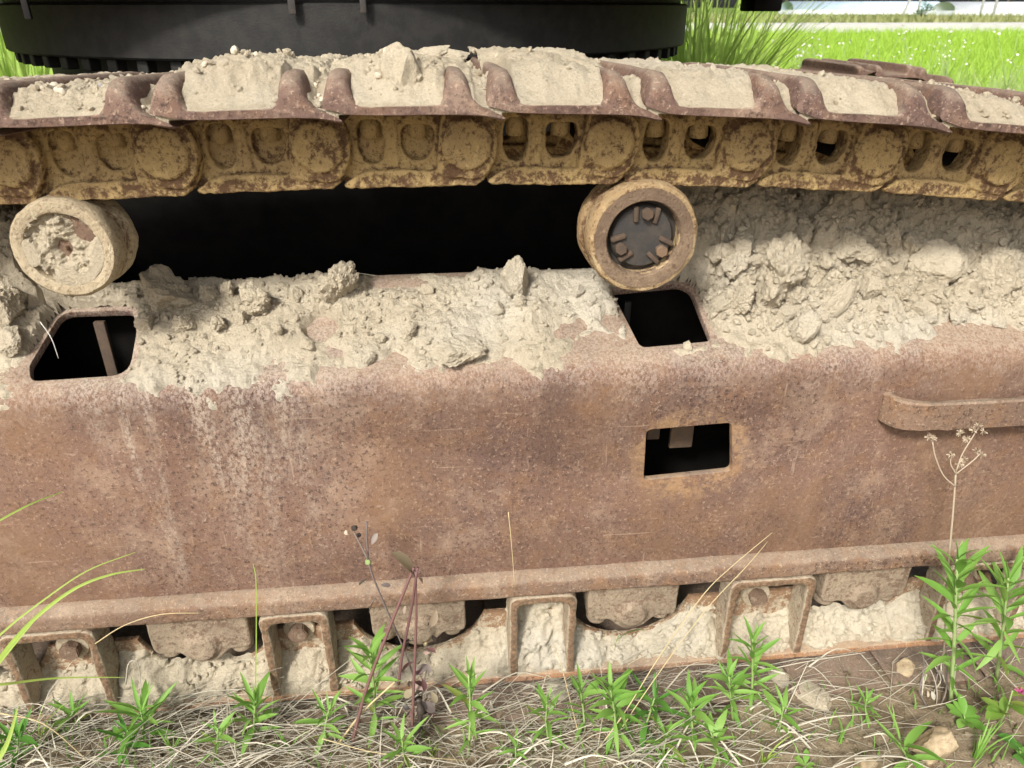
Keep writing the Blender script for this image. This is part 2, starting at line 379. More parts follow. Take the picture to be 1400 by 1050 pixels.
def blades(n, area, h, wid, lean=.35, seg=3, seed=1, dens=None):
    rg = random.Random(seed); V, Fc = [], []
    for _ in range(n):
        x, y, z = area(rg)
        H = h * rg.uniform(.6, 1.15); a = rg.uniform(0, 6.283); ln = lean * H * rg.uniform(.2, 1.2); w = wid * rg.uniform(.7, 1.3)
        ca, sa = math.cos(a), math.sin(a); b = rg.uniform(0, 3.14); cb, sb = math.cos(b) * w / 2, math.sin(b) * w / 2; k = len(V)
        for i in range(seg):
            t = i / seg; X = x + ca * ln * t * t; Y = y + sa * ln * t * t; Z = z + H * (t - .18 * t * t * (ln / H)); q = 1 - t * .7
            V += [(X - cb * q, Y - sb * q, Z), (X + cb * q, Y + sb * q, Z)]
        V.append((x + ca * ln, y + sa * ln, z + H * (1 - .25 * ln / H)))
        for i in range(seg - 1): Fc.append((k + 2 * i, k + 2 * i + 1, k + 2 * i + 3, k + 2 * i + 2))
        Fc.append((k + 2 * seg - 2, k + 2 * seg - 1, k + 2 * seg))
    return V, Fc
# rice paddy: a green sheet with blades standing in it
tag(pyd('paddy_field', [(-60, 7.2, .1), (90, 7.2, .1), (90, 38, .1), (-60, 38, .1)], [(0, 1, 2, 3)], M['field']), kind='structure')
def rice_area(rg):
    y = 7.4 + 30 * rg.random() ** 1.5; x = y * rg.uniform(-.75, 1.0); return round(x / .25) * .25 + rg.uniform(-.07, .07), y, .1
V, Fc = blades(60000, rice_area, .34, .03, .5, 2, 3)
tag(pyd('rice', V, Fc, M['rice']), 'bright green young rice standing in the paddy beyond the track', 'rice', kind='stuff')
def mead_area(rg):
    y = rg.uniform(4.3, 7.3); return rg.uniform(-4.5, 7.5), y, .02
V, Fc = blades(16000, mead_area, .72, .013, .45, 3, 4)
tag(pyd('meadow_grass', V, Fc, M['meadow']), 'pale green rough grass on the bank before the paddy', 'grass', kind='stuff')
# farm road with a kerb edge, scrub bank
V = [(-120, 40, .42), (160, 38.6, .42), (160, 43.6, .42), (-120, 45, .42), (-120, 40, -.1), (160, 38.6, -.1), (160, 43.6, -.1), (-120, 45, -.1)]
tag(pyd('road', V, [(0, 1, 2, 3), (4, 5, 1, 0), (7, 3, 2, 6), (4, 0, 3, 7), (5, 6, 2, 1)], M['concrete'], smooth=False), kind='structure')
def scrub_area(rg):
    y = rg.uniform(47, 74); return rg.uniform(-60, 90), y, .1
V, Fc = blades(14000, scrub_area, .75, .16, .6, 2, 5)
tag(pyd('scrub_grass', V, Fc, M['scrub']), 'yellowish scrub grass along the far side of the farm road', 'scrub', kind='stuff')
def leaf_cloud(c, r, n, size, seed):
    rg = random.Random(seed); V, Fc = [], []
    for _ in range(n):
        d = Vector((rg.gauss(0, 1), rg.gauss(0, 1), rg.gauss(0, 1))).normalized()
        k = .62 + .5 * noise.noise(d * 2.3 + Vector((seed, 0, 0))) ; p = Vector(c) + Vector((d.x * r[0], d.y * r[1], d.z * r[2])) * k * rg.random() ** .35 * 1.4
        u = Vector((rg.gauss(0, 1), rg.gauss(0, 1), rg.gauss(0, 1))).normalized(); w = u.orthogonal().normalized(); s = size * rg.uniform(.6, 1.3); q = len(V)
        V += [p - u * s, p + w * s * .55, p + u * s, p - w * s * .55]; Fc.append((q, q + 1, q + 2, q + 3))
    return V, Fc
def tree(x, y, h, r, seed, label, group, n=1200, mat='tree'):
    t = empty('broadleaf_tree', (x, y, 0)); tag(t, label, 'tree', group)
    v, f = tube([(0, 0, -.1), (.1, 0, h * .3), (-.05, .05, h * .6)], [h * .035, h * .027, h * .01], 7)
    b = [tube([(0, 0, h * .35), (h * .16 * math.cos(a), h * .16 * math.sin(a), h * .62)], [h * .015, h * .005], 5) for a in (0.3, 2.2, 4.4)]
    pyd('trunk', *joined([(v, f)] + b), M['bark'], t)
    rg = random.Random(seed); cl = [leaf_cloud((rg.uniform(-.5, .5) * r, rg.uniform(-.5, .5) * r, h * rg.uniform(.45, .85)), (r * .6, r * .6, h * .22), n // 6, h * .035, seed * 7 + i) for i in range(6)]
    pyd('crown', *joined(cl), M[mat], t, smooth=False)
for i in range(26):
    rg = random.Random(100 + i)
    tree(-95 + i * 17 + rg.uniform(-4, 4), 235 + rg.uniform(-8, 14), rg.uniform(9, 14), rg.uniform(5, 8), 50 + i, 'dark green tree in the far wood behind the greenhouses', 'trees of the far wood')
p = PY(1258, 24, 60)
tree(p.x, 60, 1.75, .75, 9, 'lone small round bush by the power pole', None, 700, 'tree')
def greenhouse(x0, x1, y, h, mat, label):
    g = empty('greenhouse', ((x0 + x1) / 2, y, 0)); tag(g, label, 'greenhouse')
    L = (x1 - x0) / 2; n = 10; V = []; Fc = []
    for s in (-L, L):
        for i in range(n + 1): a = math.pi * i / n; V.append((s, -3.2 * math.cos(a), h * .35 + h * .65 * math.sin(a)))
    for i in range(n): Fc.append((i, i + 1, n + 2 + i, n + 1 + i))
    Fc += [tuple(range(n + 1)), tuple(range(n + 1, 2 * n + 2))[::-1]]
    pyd('roof_film', V, Fc, M[mat], g)
    boxo('side_wall', (-L, -3.2, -.1), (L, 3.2, h * .36), M['film_w'], g, 0)
    for k in range(9): boxo('hoop', (-L + (2 * L) * k / 8 - .06, -3.26, 0), (-L + (2 * L) * k / 8 + .06, -3.14, h * .4), M['concrete'], g, 0)
a, b = PY(1075, 10, 150), PY(1278, 10, 150); greenhouse(a.x, b.x, 150, 2.2, 'film_b', 'long low greenhouse with pale blue plastic film')
a, b = PY(1290, 10, 128), PY(1480, 10, 128); greenhouse(a.x, b.x, 128, 2.0, 'film_w', 'long low greenhouse with milky white plastic film')
for i, (px, Y, lean) in enumerate([(1241, 75, .35), (1254, 75, 0), (1340, 90, .0), (1358, 70, 0)]):
    q = PY(px, 20, Y); g = empty('utility_pole', (q.x, Y, 0))
    tag(g, ['leaning utility pole beside the lone bush', 'upright utility pole beside the leaning one', 'slim far utility pole behind the white greenhouse', 'thick utility pole by the white greenhouse'][i], 'pole', 'poles along the farm road')
    pyd('pole', *tube([(-lean * 2, 0, -.2), (lean, 0, 3.5), (lean * 2, 0, 7)], [.12, .11, .09], 8), M['concrete'], g)
    boxo('crossarm', (lean * 2 - .7, -.05, 6.5), (lean * 2 + .7, .05, 6.6), M['concrete'], g, 0)
# reed clump and flowering weeds behind the track
def reed_clump(x, y, n, h, seed, label):
    g = empty('reed_clump', (x, y, .02)); tag(g, label, 'reeds', 'reed clumps behind the excavator')
    rg = random.Random(seed); P_ = []
    for _ in range(n):
        a = rg.uniform(0, 6.28); r = rg.uniform(0, .16); H = h * rg.uniform(.65, 1.1); sp = rg.uniform(.1, .55) * H
        b = Vector((r * math.cos(a), r * math.sin(a), 0)); a += rg.uniform(-.6, .6); d = Vector((math.cos(a), math.sin(a), 0))
        pts = [b + d * sp * t ** 2 + Vector((0, 0, H * (t - .30 * (sp / H) * t ** 3))) for t in (0, .25, .5, .7, .85, 1)]
        P_.append(ribbon(pts, lambda t: .019 * (1 - t) ** .6 + .001, Vector((-d.y, d.x, 0)).cross(Vector((0, 0, 1))) + Vector((0, 0, .3))))
    pyd('foliage', *joined(P_), M['grass'], g)
for i, (px, Y, n, h) in enumerate([(952, 4.2, 170, 1.42), (985, 4.6, 190, 1.36), (930, 5.0, 150, 1.4), (1010, 5.3, 120, 1.22)]):
    q = PY(px, 60, Y); reed_clump(q.x, Y, n, h, 20 + i, 'tall arching bright green reed clump beside the black turntable')
for i, (px, Y, n, h) in enumerate([(-10, 5.2, 200, 1.35), (20, 4.8, 160, 1.2)]):
    q = PY(px, 60, Y); reed_clump(q.x, Y, n, h, 40 + i, 'pale reed clump seen past the bolt end of the turntable')
def flower_weed(x, y, h, seed):
    g = empty('fleabane', (x, y, .02)); tag(g, 'white flowered weed standing in the rough grass before the paddy', 'weed', 'white flowered weeds')
    rg = random.Random(seed); st = []; fl = []; lf = []
    top = Vector((rg.uniform(-.08, .08), rg.uniform(-.08, .08), h * .7)); st.append(tube([(0, 0, 0), top * .5, top], [.005, .004, .003], 5))
    for _ in range(6):
        e = top + Vector((rg.uniform(-.14, .14), rg.uniform(-.14, .14), h * rg.uniform(.12, .32))); st.append(tube([top * rg.uniform(.85, 1), (top + e) / 2 + Vector((0, 0, -.02)), e], [.003, .002, .0015], 4))
        for _ in range(2):
            c = e + Vector((rg.uniform(-.03, .03), rg.uniform(-.03, .03), rg.uniform(-.02, .03))); k = []; s = rg.uniform(.005, .008)
            nrm = Vector((rg.uniform(-.5, .5), rg.uniform(-1, .1), rg.uniform(.3, 1))).normalized(); u = nrm.orthogonal().normalized(); w = nrm.cross(u)
            v = [c] + [c + (u * math.cos(j * .785) + w * math.sin(j * .785)) * s + nrm * .003 for j in range(8)]
            fl.append((v, [(0, j + 1, (j + 1) % 8 + 1) for j in range(8)]))
    for _ in range(16):
        t = rg.uniform(.15, 1); a = rg.uniform(0, 6.28); d = Vector((math.cos(a), math.sin(a), .3)); b = top * t
        lf.append(ribbon([b, b + d * .05, b + d * .09 + Vector((0, 0, -.01))], lambda t: .02 * math.sin(math.pi * min(.98, t * .9 + .1)), Vector((0, 0, 1))))
    pyd('stem', *joined(st), M['stem'], g); pyd('flower_heads', *joined(fl), M['white'], g)['kind'] = 'stuff'; pyd('leaves', *joined(lf), M['meadow'], g)
for i in range(16):
    rg = random.Random(300 + i); Y = rg.uniform(4.0, 6.2); px = [1040, 1060, 1085, 1100, 1125, 1150, 1140, 1170, 1205, 1260, 1235, 1310, 1330, 1385, 1395, 1290][i]
    q = PY(px, 60, Y); flower_weed(q.x, Y, 1.2 - (rg.uniform(30, 75)) / 1135 * Y, 400 + i)

# ------------------------------------------------------------------ leaf prototypes and leafy weeds
def leaf_mesh(name, L, Wd, curl, fold, n=7, shape='lance'):
    V, Fc = [], []
    for i in range(n + 1):
        t = i / n; w = (math.sin(math.pi * t ** .8) ** .9 if shape == 'lance' else math.sin(math.pi * t ** 1.25) ** .7) * Wd / 2 + .0004
        z = -curl * L * t * t; x = L * t * (1 - .25 * curl * t)
        V += [(x, -w, z + fold * w), (x, 0, z), (x, w, z + fold * w)]
    for i in range(n):
        a = i * 3; Fc += [(a, a + 1, a + 4, a + 3), (a + 1, a + 2, a + 5, a + 4)]
    me = bpy.data.meshes.new(name); me.from_pydata(V, [], Fc); me.update(); me.polygons.foreach_set('use_smooth', [True] * len(Fc)); return me
LEAF = [leaf_mesh('leaf', 1, .135, .15, .5), leaf_mesh('leaf', 1, .165, .32, .35), leaf_mesh('leaf', 1, .12, .05, .6), leaf_mesh('leaf', 1, .19, .5, .3)]
BROAD = [leaf_mesh('broad_leaf', 1, .5, .3, .25, 7, 'broad'), leaf_mesh('broad_leaf', 1, .42, .15, .35, 7, 'broad')]
def put_leaf(me, mat, parent, p, yaw, pitch, L, roll=0, name='leaf'):
    if not me.materials: me.materials.append(mat)
    o = bpy.data.objects.new(name, me); COL.objects.link(o); o.parent = parent
    o.location = p; o.rotation_euler = Euler((roll, -pitch, yaw), 'XYZ'); o.scale = (L, L, L)
    if me.materials[0] is not mat: o.material_slots[0].link = 'OBJECT'; o.material_slots[0].material = mat
    return o
# ================================================================== the excavator
EX = empty('crawler_excavator', (0, 1.25, 0))
tag(EX, 'rusty mud caked crawler excavator undercarriage with steel track', 'excavator')
def part(name, bm, mat, sharp=40): 
    o = bmo(name, bm, mat, None, True, sharp); o.parent = EX; o.matrix_parent_inverse = Matrix.Translation((0, -1.25, 0)); return o
def under(o, parent, loc=None):
    """make o a child of a part that sits at the world origin offset"""
    o.parent = parent; return o
# chain course: X -> Z of the underside of the links
def chain_z(x):
    d = x - .02; return .982 - (.058 * d * d if d > 0 else .036 * d * d)
def chain_a(x): return math.atan((chain_z(x + .01) - chain_z(x - .01)) / .02)
PITCHL = .1978; LY = 1.06; SY = .955; SW = .55

# --- track shoes
def chaikin(p, k=1):
    for _ in range(k):
        q = []
        for i in range(len(p)):
            a, b = Vector(p[i]), Vector(p[(i + 1) % len(p)]); q += [tuple(a * .75 + b * .25), tuple(a * .25 + b * .75)]
        p = q
    return p
def shoe_section(g):
    G = .013 + .037 * g; s = .5 + .5 * g
    return [(-.002, .011), (.001, .013 + .016 * g), (.008, G), (.018, G + .001 * g), (.030, G - .002 * g), (.037, .012 + .012 * g), (.046, .0115), (.090, .0112), (.138, .0115), (.146, .012 + .014 * g), (.150, G - .001), (.158, G + .001 * g), (.172, G - .002 * g), (.180, .013 + .013 * g), (.188, .010), (.205, .004), (.221, -.006), (.219, -.0095), (.200, -.004), (.185, -.001), (.11, 0), (.05, 0), (.03, .002), (.012, .008)]
def shoe_mesh():
    ys = [0, .002, .006, .012, .020, .030, .042, .056, .075, .11, .2, .3, .4, .48, .52, .54, .55]
    V, Fc = [], []; n = None
    for y in ys:
        e = min(y, SW - y); t = min(1, e / .050); g = math.sqrt(max(0, 1 - (1 - t) ** 2)); g = .18 + .82 * g
        sec = chaikin(shoe_section(g), 1)
        k = .0025 * (1 - min(1, e / .004)); c = .006
        n = len(sec); V += [(x, y, z + (c - z) * k / .012 if k else z) for x, z in sec]
    for j in range(len(ys) - 1):
        for i in range(n): Fc.append((j * n + i, j * n + (i + 1) % n, (j + 1) * n + (i + 1) % n, (j + 1) * n + i))
    Fc.append(tuple(range(n))); Fc.append(tuple(range((len(ys) - 1) * n, len(ys) * n))[::-1])
    bm = bmesh.new(); vs = [bm.verts.new(v) for v in V]
    for f in Fc: bm.faces.new([vs[i] for i in f])
    bmesh.ops.recalc_face_normals(bm, faces=bm.faces)
    roughen(bm, .0012, 30, 3)
    me = bpy.data.meshes.new('track_shoe'); bm.to_mesh(me); bm.free(); me.materials.append(M['shoe'])
    me.polygons.foreach_set('use_smooth', [True] * len(me.polygons)); me.set_sharp_from_angle(angle=R(50)); return me
SHOE = shoe_mesh()
def inst(name, me, loc, rot=(0, 0, 0), parent=EX, off=Vector((0, 1.25, 0))):
    o = bpy.data.objects.new(name, me); COL.objects.link(o); o.parent = parent
    o.location = Vector(loc) - off; o.rotation_euler = rot; return o
TIP0 = .1923 - 2.5 * .198          # tongue tip of the first full shoe
shoe_T = []
for i in range(-3, 10):
    x0 = TIP0 + .198 * i - .221; xc = x0 + .1; a = chain_a(xc); z = chain_z(xc) + .1005
    tl_ = R(-2.6) if i <= 0 else R(-1.3); T = Matrix.Translation((xc, SY, z)) @ Matrix.Rotation(-a, 4, 'Y') @ Matrix.Rotation(tl_, 4, 'X') @ Matrix.Translation((-.1, 0, 0)); shoe_T.append((i, T))
    inst('track_shoe', SHOE, T.to_translation(), T.to_euler())
# far-side track: same chain of shoes across the machine, and the run lying on the ground
for i in range(-2, 17):
    x0 = TIP0 + .198 * i - .221 + .06; xc = x0 + .1; a = chain_a(xc); a = 0 if abs(xc - 2.06) < .15 else max(-.9, min(.9, -1.9 * (xc - 2.06))); inst('track_shoe', SHOE, (x0, 3.25, max(.45, .928 - 2.2 * max(0, abs(xc - 2.06) - .14) ** 2 - .4 * max(0, abs(xc - 2.06) - .14))), (0, -a, 0))
for i in range(-3, 10):
    inst('track_shoe', SHOE, (TIP0 + .198 * i, SY, -.008), (0, math.pi, 0))
far = bmesh.new(); box(far, (-1.6, 3.45, .2), (2.4, 3.75, .42), .03); part('far_track_frame', far, M['belly'])

# --- chain links
def voxel(bms, vox, amp, sc, seed, mat, name, fine=0.0):
    """fuse several closed shapes into one cast-looking skin and roughen it"""
    me = bpy.data.meshes.new('tmp'); big = bmesh.new()
    for q in bms:
        t = bpy.data.meshes.new('t'); bmesh.ops.triangulate(q, faces=q.faces[:]); bmesh.ops.recalc_face_normals(q, faces=q.faces[:]); q.to_mesh(t); q.free(); big.from_mesh(t); bpy.data.meshes.remove(t)
    big.to_mesh(me); big.free(); o = bpy.data.objects.new('tmp', me); COL.objects.link(o)
    md = o.modifiers.new('r', 'REMESH'); md.mode = 'VOXEL'; md.voxel_size = vox
    sm_ = o.modifiers.new('s', 'SMOOTH'); sm_.factor = .5; sm_.iterations = 2
    out = bpy.data.meshes.new_from_object(o.evaluated_get(bpy.context.evaluated_depsgraph_get())); bpy.data.objects.remove(o); bpy.data.meshes.remove(me)
    bm = bmesh.new(); bm.from_mesh(out); bm.normal_update()
    off = [(v, v.normal * (amp * fr(v.co, sc, 5, seed) + fine * fr(v.co, sc * 4.5, 3, seed))) for v in bm.verts]
    for v, d in off: v.co += d
    bm.to_mesh(out); bm.free(); out.name = name; out.materials.clear(); out.materials.append(M[mat]); out.polygons.foreach_set('use_smooth', [True] * len(out.polygons)); return out
def link_mesh(fill, seed):
    k = PITCHL
    body = rpoly([(-.06 * k, .006), (.0 * k, -.001), (.93 * k, -.001), (1.02 * k, .02), (1.04 * k, .05), (1.00 * k, .088), (.92 * k, .1), (-.05 * k, .1), (-.09 * k, .05)], .01)
    w1 = rpoly([(.085 * k, .084), (.25 * k, .084), (.26 * k, .045), (.22 * k, .026), (.12 * k, .026), (.07 * k, .045)], .012)
    w2 = rpoly([(.375 * k, .078), (.60 * k, .078), (.61 * k, .055), (.56 * k, .032), (.43 * k, .030), (.375 * k, .045)], .014)
    L_ = [to_xz(plate(body, [w1, w2], .036, .002))]
    bo = rpoly([(.60 * k, .012), (.88 * k, .004), (.965 * k, .012), (1.03 * k, .034), (1.045 * k, .056), (1.01 * k, .086), (.9 * k, .097), (.66 * k, .097), (.625 * k, .05)], .012)
    L_.append(to_xz(plate(bo, [], .026, .003), -.014))
    q = lathe([(.0, -.006), (.030, -.0055), (.0335, -.003), (.036, .006), (.036, .012), (0, .012)], 32)
    for v in q.verts: v.co += Vector((.82 * k, -.0145, .053))
    L_.append(q)
    ra = rpoly([(-.04 * k, .0), (.0 * k, -.005), (.88 * k, -.005), (.955 * k, .006), (.93 * k, .016), (.16 * k, .020), (.06 * k, .014)], .004)
    L_.append(to_xz(plate(ra, [], .020, .003), -.010))
    rb = rpoly([(.27 * k, .022), (.355 * k, .022), (.35 * k, .09), (.275 * k, .09)], .006); L_.append(to_xz(plate(rb, [], .02, .004), -.004))
    if fill: 
        for p in ([(.06 * k, .018), (.28 * k, .018), (.28 * k, .1), (.06 * k, .1)], [(.35 * k, .018), (.64 * k, .018), (.64 * k, .1), (.35 * k, .1)])[:]: L_.append(to_xz(plate(rpoly(p, .006), [], .02, .002), fill))
    return voxel(L_, .0019, .0017, 30, seed, 'link', 'track_link', .0009)
ML = {0: link_mesh(.0085, 3), 1: link_mesh(.0135, 8), 2: link_mesh(0, 5), 3: link_mesh(0, 11)}
q = bmesh.new(); bmesh.ops.create_cone(q, cap_ends=True, segments=6, radius1=.0155, radius2=.0145, depth=.030); bmesh.ops.bevel(q, geom=q.edges[:], offset=.0025, segments=2, affect='EDGES'); roughen(q, .002, 50)
MB5 = bpy.data.meshes.new('track_bolt'); q.to_mesh(MB5); q.free(); MB5.materials.append(M['link']); MB5.polygons.foreach_set('use_smooth', [True] * len(MB5.polygons))
for i in range(-4, 9):
    x0 = .0833 + PITCHL * (i - 1); xc = x0 + PITCHL / 2; a = chain_a(xc)
    for Y, full in ((LY, True), (LY + .19, False)):
        o = inst('track_link', ML[(0 if i <= -2 else 1 if i <= 0 else 2 + i % 2)], (x0, Y + (.0025 if i % 2 else 0), chain_z(x0)), (0, -a, R(-1.2) + random.uniform(-.006, .006)))
        if full:
            for s_ in (.165, .49): inst('bolt', MB5, (s_ * PITCHL, .020 if i > 0 else .014, .074), (0, random.uniform(-.1, .1), 0), o, Vector((0, 0, 0)))
# cross pins seen through the windows
for i in range(-4, 9):
    x0 = .0833 + PITCHL * (i - 1) + .82 * PITCHL; v = lathe([(.0, 0), (.026, 0), (.026, .15), (0, .15)], 20)
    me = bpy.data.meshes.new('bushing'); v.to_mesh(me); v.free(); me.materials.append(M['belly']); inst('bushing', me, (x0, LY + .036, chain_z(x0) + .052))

# --- track frame: unrolled plate bent over the ledge
BY, BZ = 1.05, .677; TY, TZ = 1.25, .785; BR = .045
SL = math.hypot(TY - BY, TZ - BZ); sa = math.atan2(TZ - BZ, TY - BY)
tl = BR * math.tan((math.pi / 2 - sa) / 2)
C0 = Vector((BY + BR, BZ - tl))          # bend centre in (Y, Z)
ARC = BR * (math.pi / 2 - sa)
def prof(w):
    """w: metres along the skin, 0 mid-bend, + down the upright face, - up the ledge. returns (Y,Z),(nY,nZ)"""
    h = ARC / 2
    if w >= h: return (BY, C0.y - (w - h)), (-1, 0)
    if w <= -h:
        ny, nz = -math.sin(sa), math.cos(sa); s = -w - h
        return (C0.x + BR * ny + s * math.cos(sa), C0.y + BR * nz + s * math.sin(sa)), (ny, nz)
    ang = math.pi - (h - w) / BR
    return (C0.x + BR * math.cos(ang), C0.y + BR * math.sin(ang)), (math.cos(ang), math.sin(ang))
PW = [(-.42 + .002 * i) for i in range(500)]; PP = [prof(w)[0] for w in PW]
def hit(px, py):
    d = ray(px, py)
    for (w0, a), (w1, b) in zip(zip(PW, PP), zip(PW[1:], PP[1:])):
        f0 = a[1] - CH - a[0] * d.z / d.y; f1 = b[1] - CH - b[0] * d.z / d.y
        if f0 * f1 <= 0 and f0 != f1:
            t = f0 / (f0 - f1); Y = lerp(a[0], b[0], t); return (d.x / d.y * Y, lerp(w0, w1, t))
    return None
WTOP = -(ARC / 2 + SL - tl); WBOT = ARC / 2 + C0.y - .25
HOLE_L = rpoly([hit(*q) for q in [(84, 427), (181, 424), (187, 450), (176, 512), (42, 521), (40, 500)]], [.02, .012, .015, .03, .012, .008])
HOLE_R = rpoly([hit(*q) for q in [(836, 397), (930, 388), (945, 396), (973, 466), (876, 475)]], [.006, .01, .01, .012, .012])
HOLE_W = rpoly([hit(*q) for q in [(884, 588), (1001, 578), (1001, 644), (880, 657)]], .011)
out = [(-1.5, WTOP), (1.9, WTOP), (1.9, WBOT), (-1.5, WBOT)]
bm = plate(out, [HOLE_L, HOLE_R, HOLE_W], .014, .0015)
cuts = [-ARC / 2 + ARC * i / 9 for i in range(10)]
for w in cuts: bmesh.ops.bisect_plane(bm, geom=bm.verts[:] + bm.edges[:] + bm.faces[:], plane_co=(0, w, 0), plane_no=(0, 1, 0))
for v in bm.verts:
    (y, z), (ny, nz) = prof(v.co.y); d = v.co.z; v.co = Vector((v.co.x, y - ny * d, z - nz * d))
bmesh.ops.recalc_face_normals(bm, faces=bm.faces)
FRM = part('track_frame', bm, M['plate'], 30)
def fsub(name, bm, mat, sharp=40):
    o = bmo(name, bm, mat, FRM, True, sharp); return o
# lip along the foot of the upright face
def rough_bar(x0, x1, prof2, n, amp, sc, seed):
    """prof2 closed list of (Y,Z); swept along X with slight unevenness"""
    bm = bmesh.new(); rows = []
    for i in range(n + 1):
        x = lerp(x0, x1, i / n); rows.append([bm.verts.new((x, y + amp * fr((x, y, z), sc, 3, seed), z + amp * fr((x, y, z), sc, 3, seed + 5))) for y, z in prof2])
    m = len(prof2)
    for a, b in zip(rows, rows[1:]):
        for k in range(m): bm.faces.new((a[k], a[(k + 1) % m], b[(k + 1) % m], b[k]))
    bm.faces.new(rows[0]); bm.faces.new(rows[-1]); bmesh.ops.recalc_face_normals(bm, faces=bm.faces); return bm
LIPT, LIPB = .278, .236
fsub('lower_lip', rough_bar(-1.5, 1.9, rpoly([(1.066, LIPT), (1.044, LIPT - .002), (1.024, LIPT - .013), (1.022, LIPB), (1.16, LIPB)], .006, 4), 260, .0018, 14, 2), M['rust'])
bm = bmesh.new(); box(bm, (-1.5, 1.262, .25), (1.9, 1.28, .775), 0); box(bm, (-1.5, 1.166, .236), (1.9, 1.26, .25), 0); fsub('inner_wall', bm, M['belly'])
q = PY(146, 470, 1.2); bm = bmesh.new(); box(bm, (q.x - .009, 1.19, .3), (q.x + .009, 1.2, .74), .002); fsub('inner_bar', bm, M['fin'])
q = PY(855, 440, 1.2); bm = bmesh.new(); box(bm, (q.x - .006, 1.19, .3), (q.x + .006, 1.2, .74), .002); fsub('inner_bar', bm, M['black'])
for px, wd, zt in ((893, .012, .008), (932, .022, -.01)):
    q = PY(px, 600, 1.15); bm = bmesh.new(); box(bm, (q.x - wd, 1.15, q.z + zt - .01), (q.x + wd, 1.16, .66), .002); fsub('inner_lug', bm, M['boltr'])
# bent flat-bar step at right
def flatbar(path, z0, z1, th, bow=0):
    """path of (X,Y); bar standing on edge between z0..z1"""
    bm = bmesh.new(); P = bez([(x, y, 0) for x, y in path], 6); rows = []
    for i, p in enumerate(P):
        d = (P[min(i + 1, len(P) - 1)] - P[max(0, i - 1)]).normalized(); n = Vector((-d.y, d.x, 0)) * th / 2
        c = [(-1, z0 + .003), (-.6, z0), (.6, z0), (1, z0 + .003), (1, z1 - .003), (.6, z1), (-.6, z1), (-1, z1 - .003)]
        rows.append([bm.verts.new((p.x + n.x * s, p.y + n.y * s, z)) for s, z in c])
    for a, b in zip(rows, rows[1:]):
        for k in range(8): bm.faces.new((a[k], a[(k + 1) % 8], b[(k + 1) % 8], b[k]))
    bm.faces.new(rows[0]); bm.faces.new(rows[-1]); bmesh.ops.recalc_face_normals(bm, faces=bm.faces); return bm
A_ = PY(1216, 550, 1.04)
step = part('step_bar', roughen(flatbar([(A_.x, 1.054), (A_.x + .001, 1.042), (A_.x + .010, 1.024), (A_.x + .036, 1.012), (A_.x + .075, 1.009), (A_.x + .2, 1.008), (A_.x + .45, 1.008), (A_.x + .53, 1.012), (A_.x + .552, 1.028), (A_.x + .556, 1.054)], PY(1300, 586, 1.008).z, PY(1300, 549, 1.008).z, .016), .0018, 30), M['rust'])

